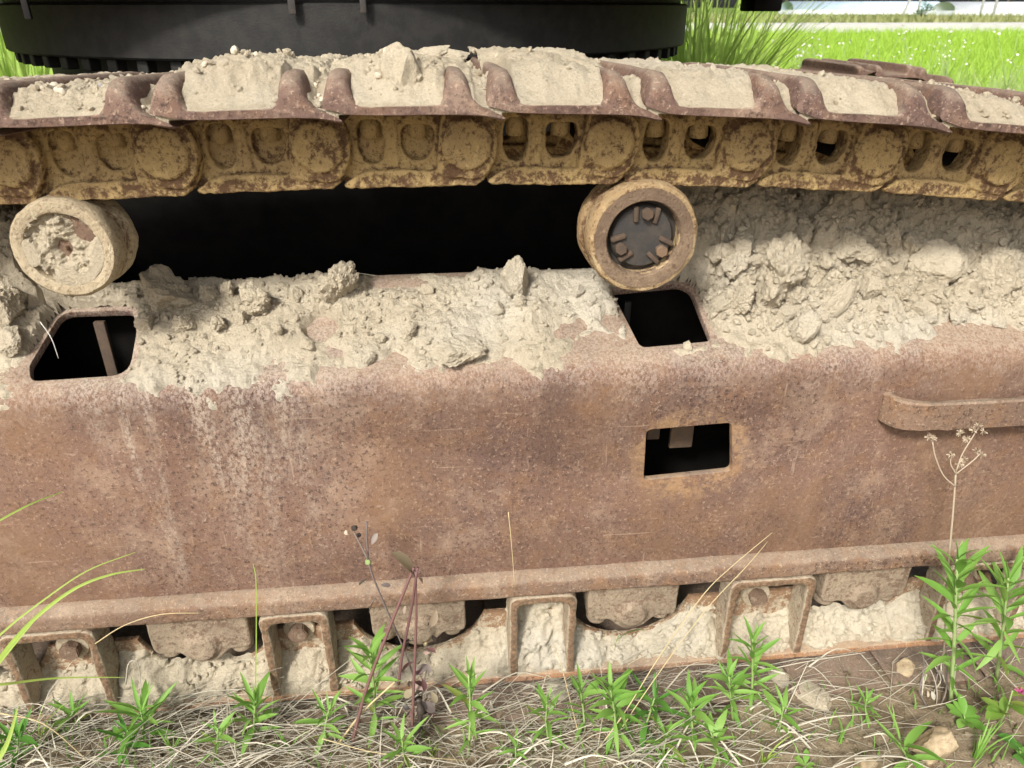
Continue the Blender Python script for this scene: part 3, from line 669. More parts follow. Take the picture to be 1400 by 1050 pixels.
# --- carrier rollers
def roller_obj(px, py, rpx, Y, muddy):
    c = PY(px, py, Y); r = (PY(px + rpx, py, Y).x - PY(px - rpx, py, Y).x) / 2
    o = empty('carrier_roller', Vector((c.x, Y, c.z)) - Vector((0, 1.25, 0))); o.parent = EX
    bm = lathe([(r * .70, .032), (r * .705, .010), (r * .725, .002), (r * .78, 0), (r * .93, .001), (r * .985, .006), (r, .014), (r * 1.0, .030), (r * .985, .034), (r * .98, .052), (r * 1.015, .058), (r * 1.03, .064), (r * 1.03, .076), (r * .8, .082), (r * .5, .12), (0, .12)] if muddy else
               [(r * .655, .030), (r * .66, .006), (r * .68, .004), (r * .70, .006), (r * .90, .0), (r * .96, .002), (r, .010), (r, .028), (r * .985, .032), (r * .975, .05), (r * 1.02, .056), (r * 1.035, .062), (r * 1.035, .076), (r * .8, .082), (r * .5, .12), (0, .12)], 72)
    # open the front: the first profile ring stays open
    for f in [f for f in bm.faces if len(f.verts) > 8 and f.calc_center_median().y < .05]: bm.faces.remove(f)
    roughen(bm, .0016, 45, px); b = bmo('tread', bm, M['roller' if muddy else 'roller_tread'], o)
    if not muddy:
        bm = lathe([(r * .652, .016), (r * .662, .0015), (r * .685, -.0012), (r * .80, -.0016), (r * .885, -.0012), (r * .89, .004)], 72)
        for f in [f for f in bm.faces if len(f.verts) > 8]: bm.faces.remove(f)
        bmo('rim_cone', roughen(bm, .0008, 40), M['rim'], o)
    bm = lathe([(0, .014), (r * .16, .0135), (r * .6, .014), (r * .74, .017)] if muddy else [(0, .013), (r * .3, .013), (r * .53, .0135), (r * .56, .017), (r * .58, .026), (r * .68, .028)], 48)
    cov = bmo('hub_cover', bm, M['hub_rust'] if muddy else M['steel'], o)
    bm = lathe([(0, .006), (r * .03, .006), (r * .045, .010), (r * .05, .018)], 16); 
    if not muddy:
        for v in bm.verts: v.co.y += .0095
    bmo('centre_plug', bm, M['belly'] if not muddy else M['boltr'], o)
    if not muddy:
        for k in range(3):
            a = R(85 + 120 * k); bm = bmesh.new(); bmesh.ops.create_cone(bm, cap_ends=True, segments=6, radius1=r * .115, radius2=r * .105, depth=.014)
            bmesh.ops.bevel(bm, geom=bm.edges[:], offset=.001, segments=1, affect='EDGES')
            for v in bm.verts: v.co = Vector((v.co.x, v.co.z, v.co.y))
            bmesh.ops.recalc_face_normals(bm, faces=bm.faces)
            h = bmo('bolt', bm, M['fin'] if k != 2 else M['boltr'], o); h.location = (r * .43 * math.cos(a), .008, r * .43 * math.sin(a))
            for s in (-1, 1):
                a2 = a + s * R(25); bm = bmesh.new(); box(bm, (-r * .14, -.001, -r * .045), (r * .14, .010, r * .045), .0022)
                h = bmo('fin', bm, M['fin'], o); h.location = (r * .44 * math.cos(a2), .008, r * .44 * math.sin(a2)); h.rotation_euler = (0, -a + s * R(-8), 0)
    else:
        n = 110; V = []; hh = []
        for j in range(n + 1):
            for i in range(n + 1):
                u = -1 + 2 * i / n; w_ = -1 + 2 * j / n; rr = math.hypot(u, w_); f = fr((u, w_, .4), 1.55, 5, 2.2) + .10 * fr((u, w_, 1), 5, 3)
                h = .014 * (f + .52) +   .0014 * fr((u, w_, 0), 14, 3) - .012 * sm(.30, .05, math.hypot(u + .02, w_ - .03)) + .012 * sm(.62, .9, rr) * (f > -.1)
                V.append((u * r * .76, .0135 - max(-.004, min(.0125, h)), w_ * r * .76)); hh.append(h if rr < .99 else -1)
        Fq = [q for q in ((j * (n + 1) + i, j * (n + 1) + i + 1, (j + 1) * (n + 1) + i + 1, (j + 1) * (n + 1) + i) for j in range(n) for i in range(n)) if max(hh[k] for k in q) > -.004 and min(hh[k] for k in q) > -.9]
        me = pyd('plastered_mud', V, [q[::-1] for q in Fq], M['shoe_dirt'], o); me['kind'] = 'stuff'
    return o, c, r
RL, cL, rL = roller_obj(86, 342, 74, 1.03, True)
RR, cR, rR = roller_obj(881, 327, 76, 1.03, False)

# --- lower rollers with their end brackets, and the guard between them
RX = [PY(q, 850, 1.04).x for q in (265, 572, 865, 1174)]
RX = [RX[0] - .41] + RX + [RX[3] + .42]
bpx = {1: (190, 340), 2: (505, 643), 3: (797, 934), 4: (1110, 1241)}
for i, x in enumerate(RX):
    zb = LIPB
    ro = empty('track_roller', Vector((x, 1.048, .138)) - Vector((0, 1.25, 0))); ro.parent = EX
    hw = .089
    o2 = [(-hw, .102), (hw, .102), (hw * .99, .012), (hw * .95, .002), (hw * .52, .000), (hw * .42, -.010), (hw * .26, -.024), (hw * .05, -.029), (-hw * .20, -.026), (-hw * .38, -.012), (-hw * .48, .0), (-hw * .92, .0), (-hw * .99, .012)]
    L_ = [to_xz(plate(rpoly(o2, .008, 4), [], .06, .004))]
    q = lathe([(0, -.012), (.022, -.012), (.034, .0), (.036, .03), (0, .03)], 28)
    for v in q.verts: v.co += Vector((.0, .001, .012))
    L_.append(q)
    for s_ in (-.72, .70):
        q = lathe([(0, -.018), (.0185, -.018), (.0205, -.013), (.021, .014), (0, .014)], 20)
        for v in q.verts: v.co = Vector((v.co.x + s_ * hw, v.co.z + .028, v.co.y))
        L_.append(q)
    o_ = bpy.data.objects.new('end_bracket', voxel(L_, .0021, .0009, 22, i * 3.1, 'bracket', 'end_bracket', .0004)); COL.objects.link(o_); o_.parent = ro
    bm = lathe([(0, .05), (.070, .05), (.083, .056), (.085, .075), (.07, .085), (.068, .2), (0, .2)], 40); h = bmo('roller_body', roughen(bm, .001, 40), M['black'], ro); h.location = (0, .014, .035)  # roller coloured black to carry the shade of the gap behind the bracket
GB, GT = .026, .150; GY = 1.078
outl = [(-1.45, GB), (1.85, GB)]
top = []
for x in sorted(RX, reverse=True):
    top += circ(x, .198, .134, 26, R(-21), R(-159))
top = [(1.85, GT)] + [t for t in top if -1.45 < t[0] < 1.85] + [(-1.45, GT)]
GRD = part('track_guard', to_xz(plate(outl + top, [], .012, .0015), GY), M['guard'])
bmo('foot_flange', rough_bar(-1.45, 1.85, rpoly([(1.08, GB + .008), (1.024, GB + .007), (1.020, GB - .004), (1.08, GB - .006)], .003, 3), 240, .0018, 13, 8), M['edge_rust'], GRD)
boxes = [(-8, 127), (356, 452), (697, 787), (989, 1100), (1268, 1378)]
BX = [(PY(a, 870, 1.022).x, PY(b, 870, 1.022).x) for a, b in boxes]
for k, (xa, xb) in enumerate(BX):
    t = .0155; zt = LIPB - .004
    ou = [(xa, GB + .006), (xa, zt), (xb, zt), (xb, GB + .006)]; inn = [(xb - t, GB + .006), (xb - t * 1.0, zt - .017), (xa + t, zt - .017), (xa + t, GB + .006)]
    pl = rpoly(ou, [.001, .022, .022, .001], 6) + rpoly(inn, [.001, .02, .02, .001], 6)
    bm = to_xz(plate(pl, [], .056, .003), 1.0225); o_ = bpy.data.objects.new('rib', voxel([bm], .0024, .0022, 24, k * 2.3, 'rib', 'rib', .0006)); COL.objects.link(o_); o_.parent = GRD
    if k != 2:
        bm = bmesh.new(); bmesh.ops.create_cone(bm, cap_ends=True, segments=6, radius1=.0195, radius2=.018, depth=.02); bmesh.ops.bevel(bm, geom=bm.edges[:], offset=.002, segments=2, affect='EDGES')
        for v in bm.verts: v.co = Vector((v.co.x, v.co.z, v.co.y))
        bmesh.ops.recalc_face_normals(bm, faces=bm.faces)
        h = bmo('bolt', roughen(bm, .001, 60, k), M['bracket'], GRD); h.location = ((xa + xb) / 2 - .006 + .012 * (k == 0), GY - .012, .150); h.rotation_euler = (0, k * .6, 0)
        bm = lathe([(0, -.004), (.028, -.004), (.030, 0), (.030, .004)], 26); h2 = bmo('washer', bm, M['guard'], GRD); h2.location = (h.location.x, GY - .001, .150)

# --- turntable drum, car body and upper deck
TC = Vector((-.182, 2.594, 0)); TR = .972
dr = lathe([(0, 0), (TR - .10, 0), (TR - .06, .004), (TR - .004, .004), (TR, .008), (TR, .104), (TR - .004, .108), (TR - .02, .109), (TR - .02, .13), (0, .13)], 120)
for v in dr.verts: v.co = Vector((v.co.x + TC.x, v.co.z + TC.y, v.co.y + 1.100))
bmesh.ops.recalc_face_normals(dr, faces=dr.faces); DR = part('turntable', dr, M['drum'], 30)
tb = bpy.data.meshes.new('turntable_bolt'); q = bmesh.new(); box(q, (-.014, -.014, -.026), (.014, .014, .0), .003); q.to_mesh(tb); q.free(); tb.materials.append(M['drum'])
for k in range(72):
    a = 2 * math.pi * k / 72
    if math.sin(a) > .25: continue
    o = bpy.data.objects.new('bolt', tb); COL.objects.link(o); o.parent = DR; o.location = (TC.x + (TR - .03) * math.cos(a), TC.y + (TR - .03) * math.sin(a), 1.1035); o.rotation_euler = (0, 0, a)
cb = lathe([(0, 0), (TR - .09, 0), (TR - .09, .06), (0, .06)], 90)
for v in cb.verts: v.co = Vector((v.co.x + TC.x, v.co.z + TC.y, v.co.y + 1.0425))
bmesh.ops.recalc_face_normals(cb, faces=cb.faces); part('swing_bearing', cb, M['drum'])
cb = bmesh.new(); box(cb, (-1.0, 1.75, .42), (.75, 3.4, 1.035), .02); box(cb, (-1.4, 1.30, .36), (-.75, 3.5, .72), .02); box(cb, (.62, 1.30, .36), (1.3, 3.5, .72), .02); part('car_body', cb, M['belly'])
XR = PY(1056, 5, 2.2).x
dk = bmesh.new(); box(dk, (-1.9, 1.60, 1.222), (XR, 4.4, 2.3), .02); UP = part('upper_deck', dk, M['black'])
for px, wd, Z in ((400, .007, 1.188), (497, .006, 1.190), (37, .006, 1.180)):
    q = PY(px, 12, 1.61); bm = bmesh.new(); box(bm, (q.x - wd, 1.603, Z), (q.x + wd, 1.612, 1.26), .002); bmo('bracket', bm, M['steel' if px != 37 else 'black'], UP)
q = PY(1045, 6, 2.2); bm = bmesh.new(); box(bm, (q.x - .05, 2.15, 1.19), (q.x + .03, 2.25, 1.23), .005); bmo('bracket', bm, M['black'], UP)

# ================================================================== mud on the ledge
def inside(p, poly):
    x, y = p; c = False; j = len(poly) - 1
    for i in range(len(poly)):
        xi, yi = poly[i]; xj, yj = poly[j]
        if (yi > y) != (yj > y) and x < (xj - xi) * (y - yi) / (yj - yi) + xi: c = not c
        j = i
    return c
EDGE = []
for px, py in [(-60, 525), (0, 530), (30, 528), (190, 528), (240, 535), (310, 540), (390, 535), (440, 505), (490, 495), (540, 485), (580, 505), (640, 500), (690, 490), (740, 505), (790, 495), (815, 462), (850, 465), (985, 478), (1060, 492), (1105, 490), (1170, 478), (1230, 458), (1290, 450), (1340, 445), (1400, 455), (1480, 460)]:
    EDGE.append(hit(px, py))
bare = [(hit(440, 450), .026), (hit(765, 435), .0), (hit(835, 440), .018), (hit(460, 410), .0)]
def hole_d(x, w, poly):
    xs_ = [p[0] for p in poly]; ws_ = [p[1] for p in poly]
    if x < min(xs_) - .05 or x > max(xs_) + .05 or w < min(ws_) - .05 or w > max(ws_) + .05: return .05
    best = .05
    for i in range(len(poly)):
        ax, ay = poly[i - 1]; bx_, by_ = poly[i]; dx_, dy_ = bx_ - ax, by_ - ay; L2 = dx_ * dx_ + dy_ * dy_ or 1e-9
        t = max(0, min(1, ((x - ax) * dx_ + (w - ay) * dy_) / L2)); best = min(best, math.hypot(x - ax - dx_ * t, w - ay - dy_ * t))
    return -best if inside((x, w), poly) else best
def mud_T(x, w):
    we = interp(x, EDGE) + .022 * fr((x, w, 0), 7, 4, 3) + .010 * fr((x, w, 0), 30, 3, 9)
    d = we - w
    base = lerp(.006, .016, sm(-.0, .10, d)) if d > 0 else -.002 + d * .25
    base = -.004 + .010 * sm(-.012, .02, d) + .012 * sm(.02, .11, d)
    n = .010 * fr((x, w, 1), 9, 5) + .006 * fr((x, w, 2), 32, 5) + .0022 * fr((x, w, 4), 110, 3)
    cell = noise.voronoi(Vector((x * 34, w * 34, 1.7 + .5 * fr((x, w, 0), 12, 3))))[0]; n += .004 * (cell[1] - cell[0] - .3) * sm(.03, .09, d)
    T = base + n * sm(-.07, .04, d) + .004 * fr((x, w, 3), 48, 4) * sm(-.06, -.01, d) * sm(.06, .0, d)
    T -= .010 * sm(-.15, -.20, w) * sm(-.17, -.10, x) * sm(.02, -.04, x) + .012 * sm(.155, .20, x) * sm(.26, .235, x) * sm(.02, .05, d)
    for hp in (HOLE_L, HOLE_R):
        hd = hole_d(x, w, hp)
        if hd < .02: T -= .05 * sm(.013 + .005 * fr((x, w, 9), 60, 2), -.002, hd)
    for (c, r) in bare:
        if r: T -= .030 * sm(r * 1.3, r * .6, math.hypot(x - c[0], (w - c[1]) * 1.1) + .008 * fr((x, w, 0), 25, 3))
    s = -w                      # distance up the ledge
    rh = sm(.36, .50, x)        # the heap right of the second carrier roller
    lh = sm(-.56, -.64, x)
    heap = (.020 * sm(.05, .13, s) + .085 * sm(.13, .30, s)) * rh + (.02 * sm(.05, .12, s) + .075 * sm(.12, .27, s)) * lh
    hk = min(hole_d(x, w, HOLE_L), hole_d(x, w, HOLE_R)); heap *= sm(.0, .05, hk)
    heap *= 1 + .35 * fr((x, w, 6), 8, 4); T += heap
    cw = Vector((x * 22 + 1.1 * fr((x, w, 0), 14, 3), w * 22 + 1.1 * fr((x, w, 5), 14, 3), .3)); vd, vp = noise.voronoi(cw); hsh = (math.sin(vp[0].x * 91.7 + vp[0].y * 47.3) * 4375.5) % 1
    T += (rh + lh) * sm(.07, .15, s) * (.021 * (hsh - .4) * sm(.02, .22, vd[1] - vd[0]) - .012 * sm(.12, .0, vd[1] - vd[0]))
    T += rh * sm(.06, .14, s) * (.016 * fr((x, w, 8), 24, 5) + .007 * fr((x, w, 2), 70, 4))
    if rh < .98 and lh < .98:   # top edge of the ledge: mud stops there
        T -= (1 - max(rh, lh)) * .045 * sm(-.215 + .01 * fr((x, 0, 0), 10, 3), -.238, w)
        T -= (1 - max(rh, lh)) * .010 * sm(-.16, -.21, w) * (1 if x > -.12 and x < .05 else .3)
    return T
dx = .0036; dw = .0033; x0, x1 = -.86, 1.22; w0, w1 = -.40, .075
NX = int((x1 - x0) / dx); NW = int((w1 - w0) / dw); V = []; TT = []
for j in range(NW + 1):
    w = w0 + dw * j; (y, z), (ny, nz) = prof(w)
    for i in range(NX + 1):
        x = x0 + dx * i; T = mud_T(x, w); V.append((x + .0015 * fr((x, w, 5), 60, 2), y + ny * T, z + nz * T)); TT.append(T)
Fc = []
for j in range(NW):
    for i in range(NX):
        q = (j * (NX + 1) + i, j * (NX + 1) + i + 1, (j + 1) * (NX + 1) + i + 1, (j + 1) * (NX + 1) + i)
        if max(TT[k] for k in q) < -.0015 or min(TT[k] for k in q) < -.011: continue
        c = (x0 + dx * (i + .5), w0 + dw * (j + .5))
        if inside(c, HOLE_L) or inside(c, HOLE_R): continue
        Fc.append(q)
def compact(V, Fc):
    used = sorted({i for f in Fc for i in f}); mp = {k: n for n, k in enumerate(used)}
    return [V[k] for k in used], [tuple(mp[i] for i in f) for f in Fc]
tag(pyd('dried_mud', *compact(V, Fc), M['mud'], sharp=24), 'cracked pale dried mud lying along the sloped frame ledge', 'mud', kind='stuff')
def mud_point(px, py):
    h = hit(px, py)
    if h is None: return None
    for _ in range(3):
        (y, z), (ny, nz) = prof(h[1]); T = max(0, mud_T(*h)); p = Vector((h[0], y + ny * T, z + nz * T))
        # walk along the ledge until the point projects to the pixel row
        d = ray(px, py); zz = CH + d.z / d.y * p.y; err = p.z - zz
        h = (d.x / d.y * p.y, min(.07, max(-.39, h[1] + err * 1.3)))
    (y, z), (ny, nz) = prof(h[1]); T = max(0, mud_T(*h)); return Vector((h[0], y + ny * T, z + nz * T))
# clods
def clod_mesh(name, seed, rough=.25, planes=13, sub=4, mat='mud', crumbly=0.0):
    rg = random.Random(seed); bm = bmesh.new(); bmesh.ops.create_icosphere(bm, subdivisions=sub, radius=1)
    P_ = [(Vector((rg.gauss(0, 1), rg.gauss(0, 1), rg.gauss(0, 1))).normalized(), rg.uniform(.6, .95)) for _ in range(planes)]
    for v in bm.verts:
        d = v.co.normalized(); r = 1.05
        for n, k in P_:
            c = n.dot(d)
            if c > .05: r = min(r, k / c)
        r *= 1 + rough * fr(d, 1.1, 2, seed)
        if crumbly:   # knobbly crumbs standing out with cracks between
            w = d + Vector((fr(d, 3, 3, seed), fr(d, 3, 3, seed + 5), fr(d, 3, 3, seed + 9))) * .12
            c1 = noise.voronoi(w * 2.1 + Vector((seed, 0, 0)))[0]; c2 = noise.voronoi(w * 5.2 + Vector((0, seed, 0)))[0]
            c3 = noise.voronoi(w * 10.5 + Vector((seed, seed, 0)))[0]; r *= 1 + .05 * (min(.4, c3[1] - c3[0]) - .15) * (.6 + crumbly) + .035 * fr(d, 14, 4, seed)
            r *= 1 + crumbly * (.30 * (min(.5, c1[1] - c1[0]) - .2) + .16 * (min(.4, c2[1] - c2[0]) - .15)) + crumbly * .05 * fr(d, 9, 4, seed)
        r *= 1 + rough * .18 * fr(d, 6, 4, seed + 3); v.co = d * r
    me = bpy.data.meshes.new(name); bm.to_mesh(me); bm.free(); me.materials.append(M[mat]); me.polygons.foreach_set('use_smooth', [True] * len(me.polygons)); me.set_sharp_from_angle(angle=R(30)); return me
CLOD = [clod_mesh('mud_clod', 11 + i, [.15, .3, .12, .3, .12, .2][i], [9, 11, 8, 11, 8, 10][i], 5, 'mud', [.45, .85, .6, .9, .55, .75][i]) for i in range(6)]
def put_clod(px, py, w, h, kind=None, label=None, sink=.2, rotz=None, tilt=None, dep=.8):
    p = mud_point(px, py + h * .35) 
    if p is None: return
    d = (p - Vector((0, 0, CH))).length; k = d / FPX
    o = bpy.data.objects.new('mud_clod', CLOD[kind if kind is not None else random.randrange(6)]); COL.objects.link(o)
    o.scale = (w * k / 2 * 1.1, w * k / 2 * dep, h * k / 2 * 1.15); o.rotation_euler = tilt or (random.uniform(-.4, .4), random.uniform(-.4, .4), random.uniform(0, 6.28) if rotz is None else rotz)
    o.location = p + Vector((0, 0, h * k * (.42 - sink)))
    if label is None:
        zone = 0 if px < 190 else 1 if px < 440 else 2 if px < 900 else 3 if py < 345 else 4
        tag(o, ['small mud lump beside the hole under the mud filled carrier roller', 'small mud lump around the big crumbling clod on the ledge', 'small mud lump on the ledge between the knobbly clod and the bolted roller', 'mud lump high in the heap close under the chain', 'mud lump low in the heap right of the bolted carrier roller'][zone], 'mud clod', ['lumps by the hole', 'lumps round the big clod', 'lumps along the middle ledge', 'lumps high in the heap', 'lumps low in the heap'][zone])
    else: tag(o, label, 'mud clod')
special = [(232, 402, 70, 54, 1, 'big crumbling mud clod next to the mud filled carrier roller'), (463, 388, 50, 48, 3, 'knobbly mud clod perched on the ledge edge beside a dry twig'),
           (350, 410, 48, 36, 5, 'rounded mud clod between the big crumbling clod and the knobbly one'), (705, 385, 46, 60, 0, 'tall split mud clod standing on the ledge edge'),
           (622, 466, 84, 30, 2, 'wide cracked mud lump pressed low on the ledge'), (1062, 368, 84, 70, 3, 'large rough clod on the heap beside the bolted carrier roller'),
           (1140, 400, 36, 50, 0, 'flat slab of mud tilted up in the heap'), (1100, 448, 38, 36, 4, 'blocky clod at the foot of the mud heap'),
           (1012, 398, 44, 34, 5, 'lumpy clod by the lower rim of the bolted carrier roller'), (1270, 326, 76, 50, 0, 'square cracked mud block under the chain'), (1358, 326, 60, 52, 2, 'second square mud block under the chain')]
for s in special: put_clod(s[0], s[1], s[2], s[3], s[4], s[5], .40 if s[0] in (622, 1270, 1358) else .06, tilt=(.1, .5, .3) if s[0] == 1140 else None, dep=.45 if s[0] == 1140 else .8)
med = [(680, 420, 22, 20), (712, 410, 20, 18), (290, 400, 24, 24), (312, 395, 20, 22), (330, 432, 20, 18), (405, 400, 22, 18), (300, 440, 24, 20), (505, 488, 20, 18), (560, 450, 26, 20), (520, 460, 18, 14), (585, 395, 18, 14), (790, 395, 20, 14), (810, 410, 16, 12), (20, 460, 34, 30), (12, 410, 34, 40), (30, 390, 24, 26), (200, 440, 22, 24), (255, 440, 28, 22), (380, 450, 18, 14), (420, 470, 20, 14), (1190, 390, 26, 24), (1175, 340, 30, 22), (1200, 345, 18, 16), (1085, 380, 34, 26), (1040, 410, 22, 18), (1105, 350, 22, 16), (1000, 360, 40, 30), (975, 360, 30, 24), (985, 330, 26, 22), (1005, 310, 34, 26), (1040, 300, 44, 34), (1090, 300, 30, 22), (1145, 305, 34, 30), (1150, 295, 20, 22), (1180, 300, 26, 20), (1215, 310, 22, 24), (1240, 340, 30, 26), (1310, 350, 30, 22), (1330, 400, 24, 18), (1305, 425, 26, 20), (1365, 440, 16, 16), (1230, 400, 20, 16), (1255, 420, 18, 14), (1120, 425, 18, 16), (1070, 420, 24, 18), (1060, 440, 16, 12), (1130, 360, 20, 16), (1385, 380, 24, 20), (1160, 425, 16, 12), (1350, 360, 24, 18), (1290, 380, 20, 16), (1205, 420, 18, 14), (960, 385, 20, 20), (985, 420, 18, 16), (1025, 345, 22, 18)]
for q in med: put_clod(*q)
rg = random.Random(5); parts = []
def crumb(p, s, seed):
    r2 = random.Random(seed); V = []
    t = (1 + 5 ** .5) / 2; ic = [(-1, t, 0), (1, t, 0), (-1, -t, 0), (1, -t, 0), (0, -1, t), (0, 1, t), (0, -1, -t), (0, 1, -t), (t, 0, -1), (t, 0, 1), (-t, 0, -1), (-t, 0, 1)]
    fs = [(0, 11, 5), (0, 5, 1), (0, 1, 7), (0, 7, 10), (0, 10, 11), (1, 5, 9), (5, 11, 4), (11, 10, 2), (10, 7, 6), (7, 1, 8), (3, 9, 4), (3, 4, 2), (3, 2, 6), (3, 6, 8), (3, 8, 9), (4, 9, 5), (2, 4, 11), (6, 2, 10), (8, 6, 7), (9, 8, 1)]
    e = Euler((r2.uniform(0, 6), r2.uniform(0, 6), r2.uniform(0, 6))); sx = Vector((r2.uniform(.6, 1.2), r2.uniform(.6, 1.2), r2.uniform(.5, 1)))
    for v in ic:
        q = Vector(v) * (s / 1.9) * r2.uniform(.7, 1.2); q = Vector((q.x * sx.x, q.y * sx.y, q.z * sx.z)); q.rotate(e); V.append(p + q)
    return V, fs
for k in range(13000):
    x = rg.uniform(-.84, 1.2); w = -rg.random() ** .8 * (.24 if x < .40 and x > -.6 else .36) + .01
    if x < .4 and rg.random() < .72: continue
    if inside((x, w), HOLE_L) or inside((x, w), HOLE_R): continue
    T = mud_T(x, w)
    if T < .004: continue
    (y, z), (ny, nz) = prof(w); s = .0013 + (.0078 if x > .4 else .005) * rg.random() ** 3
    parts.append(crumb(Vector((x, y + ny * (T + s * .3), z + nz * (T + s * .3))), s, k))
tag(pyd('mud_crumbs', *joined(parts), M['mud'], smooth=False), 'loose mud crumbs scattered over the frame ledge', 'mud', kind='stuff')

# ================================================================== dirt on the track shoes
rgp = random.Random(77)
SD = {0: (.025, 'gravelly dirt on the track shoe before the mounded one'), 1: (.036, 'mounded gravelly dirt heap topping a track shoe'), 2: (.036, 'dirt heap with a tall pale lump on a track shoe'), 3: (.036, 'smooth sloping dirt heap on the shoe after the tall lump'),
      4: (.034, 'flat smooth dirt packed on the shoe above the bolted carrier roller'), 5: (.032, 'smooth packed dirt on the shoe beyond the bolted carrier roller'), 6: (.027, 'crumbly shaded dirt on the shoe near the track bend')}
PEB = [clod_mesh('pebble', 60 + i, .12, 9, 2, 'pebble') for i in range(4)]
def shoe_top(x): return interp(x, [(-.002, .02), (.008, .05), (.030, .048), (.040, .0115), (.143, .0115), (.150, .05), (.172, .048), (.184, .012), (.221, -.006)])
def dirt_h(i, x, y):
    lvl, _ = SD.get(i, (.032, ''))
    e = .005 + .007 * fr((x, i, 0), 30, 3)
    front = sm(e - .004, e + .055, y)
    h = .0118 + .004 * sm(0, .012, y) + (lvl - .001) * front
    h += (.007 * fr((x, y, i * 3.1), 14, 4) + .0045 * fr((x, y, i), 48, 5) + .0022 * fr((x, y, i), 130, 3)) * (.35 + .65 * front)
    rough = 1 if i in (0, 1, 2, 6) else .3
    h += rough * .005 * fr((x, y, i), 75, 4) * front
    if i == 1: h += .018 * math.exp(-(((x - .10) / .06) ** 2 + ((y - .13) / .10) ** 2))
    if i == 2: h += .013 * math.exp(-(((x - .09) / .06) ** 2 + ((y - .15) / .12) ** 2))
    if i == 3: h += .014 * math.exp(-(((x - .06) / .05) ** 2 + ((y - .16) / .12) ** 2))
    if i == 3: h += .010 * sm(.10, .35, y)
    # kept off the grouser crowns near the outer end
    k = 1 if i >= 4 else sm(.28, .06, y) * (1 if i >= 3 else sm(.12, .04, y))
    if x < .034: h = lerp(h, min(h, .030), k)
    if x > .148: h = lerp(h, min(h, .026 if i < 2 else .034), k * sm(.2, .185, x) if x > .185 else k)
    if x > .182: h -= .35 * (x - .182) * (1 - .0) + .006
    return h
for i, T in shoe_T:
    if i not in SD and i not in (-1, 7): continue
    lab = SD.get(i, (0, 'dirt on a track shoe at the edge of view'))[1]
    nx_, ny_ = 62, 120; V = []; sk = []
    for b in range(ny_ + 1):
        y = SW * (b / ny_) ** 1.35 * .985 + .0012
        for a in range(nx_ + 1):
            x = .004 + .212 * a / nx_; z = dirt_h(i, x, y) if b else .002; V.append(T @ Vector((x, y if b else .0035, z)))
    Fc = [(b * (nx_ + 1) + a, b * (nx_ + 1) + a + 1, (b + 1) * (nx_ + 1) + a + 1, (b + 1) * (nx_ + 1) + a) for b in range(ny_) for a in range(nx_)]
    o = pyd('shoe_dirt', V, Fc, M['shoe_dirt']); tag(o, lab, 'dirt', kind='stuff')
    cr = []
    for k in range(150 if i in (0, 1, 2, 6) else 40):
        x = rgp.uniform(.045, .145) if rgp.random() < .8 else rgp.uniform(.185, .205); y = rgp.uniform(.008, .3) ** 1.0; s = .0015 + .006 * rgp.random() ** 3
        cr.append(crumb(T @ Vector((x, y, dirt_h(i, x, y) + s * .3)), s, k + i * 999))
    tag(pyd('dirt_crumbs', *joined(cr), M['shoe_dirt'], smooth=False), 'loose crumbs over the ' + lab, 'dirt', kind='stuff')
    if i in (0, 1, 2):
        for k in range({0: 12, 1: 12, 2: 5}[i]):
            u = rgp.random(); x = rgp.uniform(.05, .14) if u < .6 else rgp.uniform(.183, .205); y = rgp.uniform(.015, .18); s = rgp.uniform(.0028, .0060)
            o = bpy.data.objects.new('pebble', PEB[rgp.randrange(4)]); COL.objects.link(o); o.location = T @ Vector((x, y, dirt_h(i, x, y) + s * .35)); o.scale = (s * 1.2, s, s * .9); o.rotation_euler = (rgp.uniform(0, 6), rgp.uniform(0, 6), rgp.uniform(0, 6))
            if rgp.random() < .12: o.material_slots[0].link = 'OBJECT'; o.material_slots[0].material = M['bluestone']
            tag(o, ['small pebble in the thin gravelly dirt of the track shoe before the mounded one', 'small pebble on the mounded dirt heap of a track shoe', 'small pebble in the dirt round the tall pale lump on a track shoe'][i], 'pebble', ['pebbles in the thin gravel', 'pebbles on the mound', 'pebbles round the tall lump'][i])

T2 = dict(shoe_T)[2]; p_ = PY(548, 128, 1.03)
o = bpy.data.objects.new('mud_clod', clod_mesh('pale_lump', 5, .25, 9, 4, 'shoe_dirt', .35)); COL.objects.link(o); o.location = PY(548, 104, 1.005); o.scale = (.030, .024, .044); o.rotation_euler = (.1, -.1, .4)
tag(o, 'tall pale pointed lump standing in the dirt on a track shoe', 'mud clod')
for px, py, w_ in ((590, 66, .040), (620, 70, .034), (560, 72, .025)):
    o = bpy.data.objects.new('mud_clod', CLOD[0 if w_ > .03 else 2]); COL.objects.link(o); o.location = PY(px, py + 6, 1.40); o.scale = (w_, .02, .010); o.rotation_euler = (.1, -.15 if px < 600 else .1, .2)
    tag(o, 'flat mud flake lying behind the tall pale lump on a shoe', 'mud clod', 'flakes behind the tall lump')
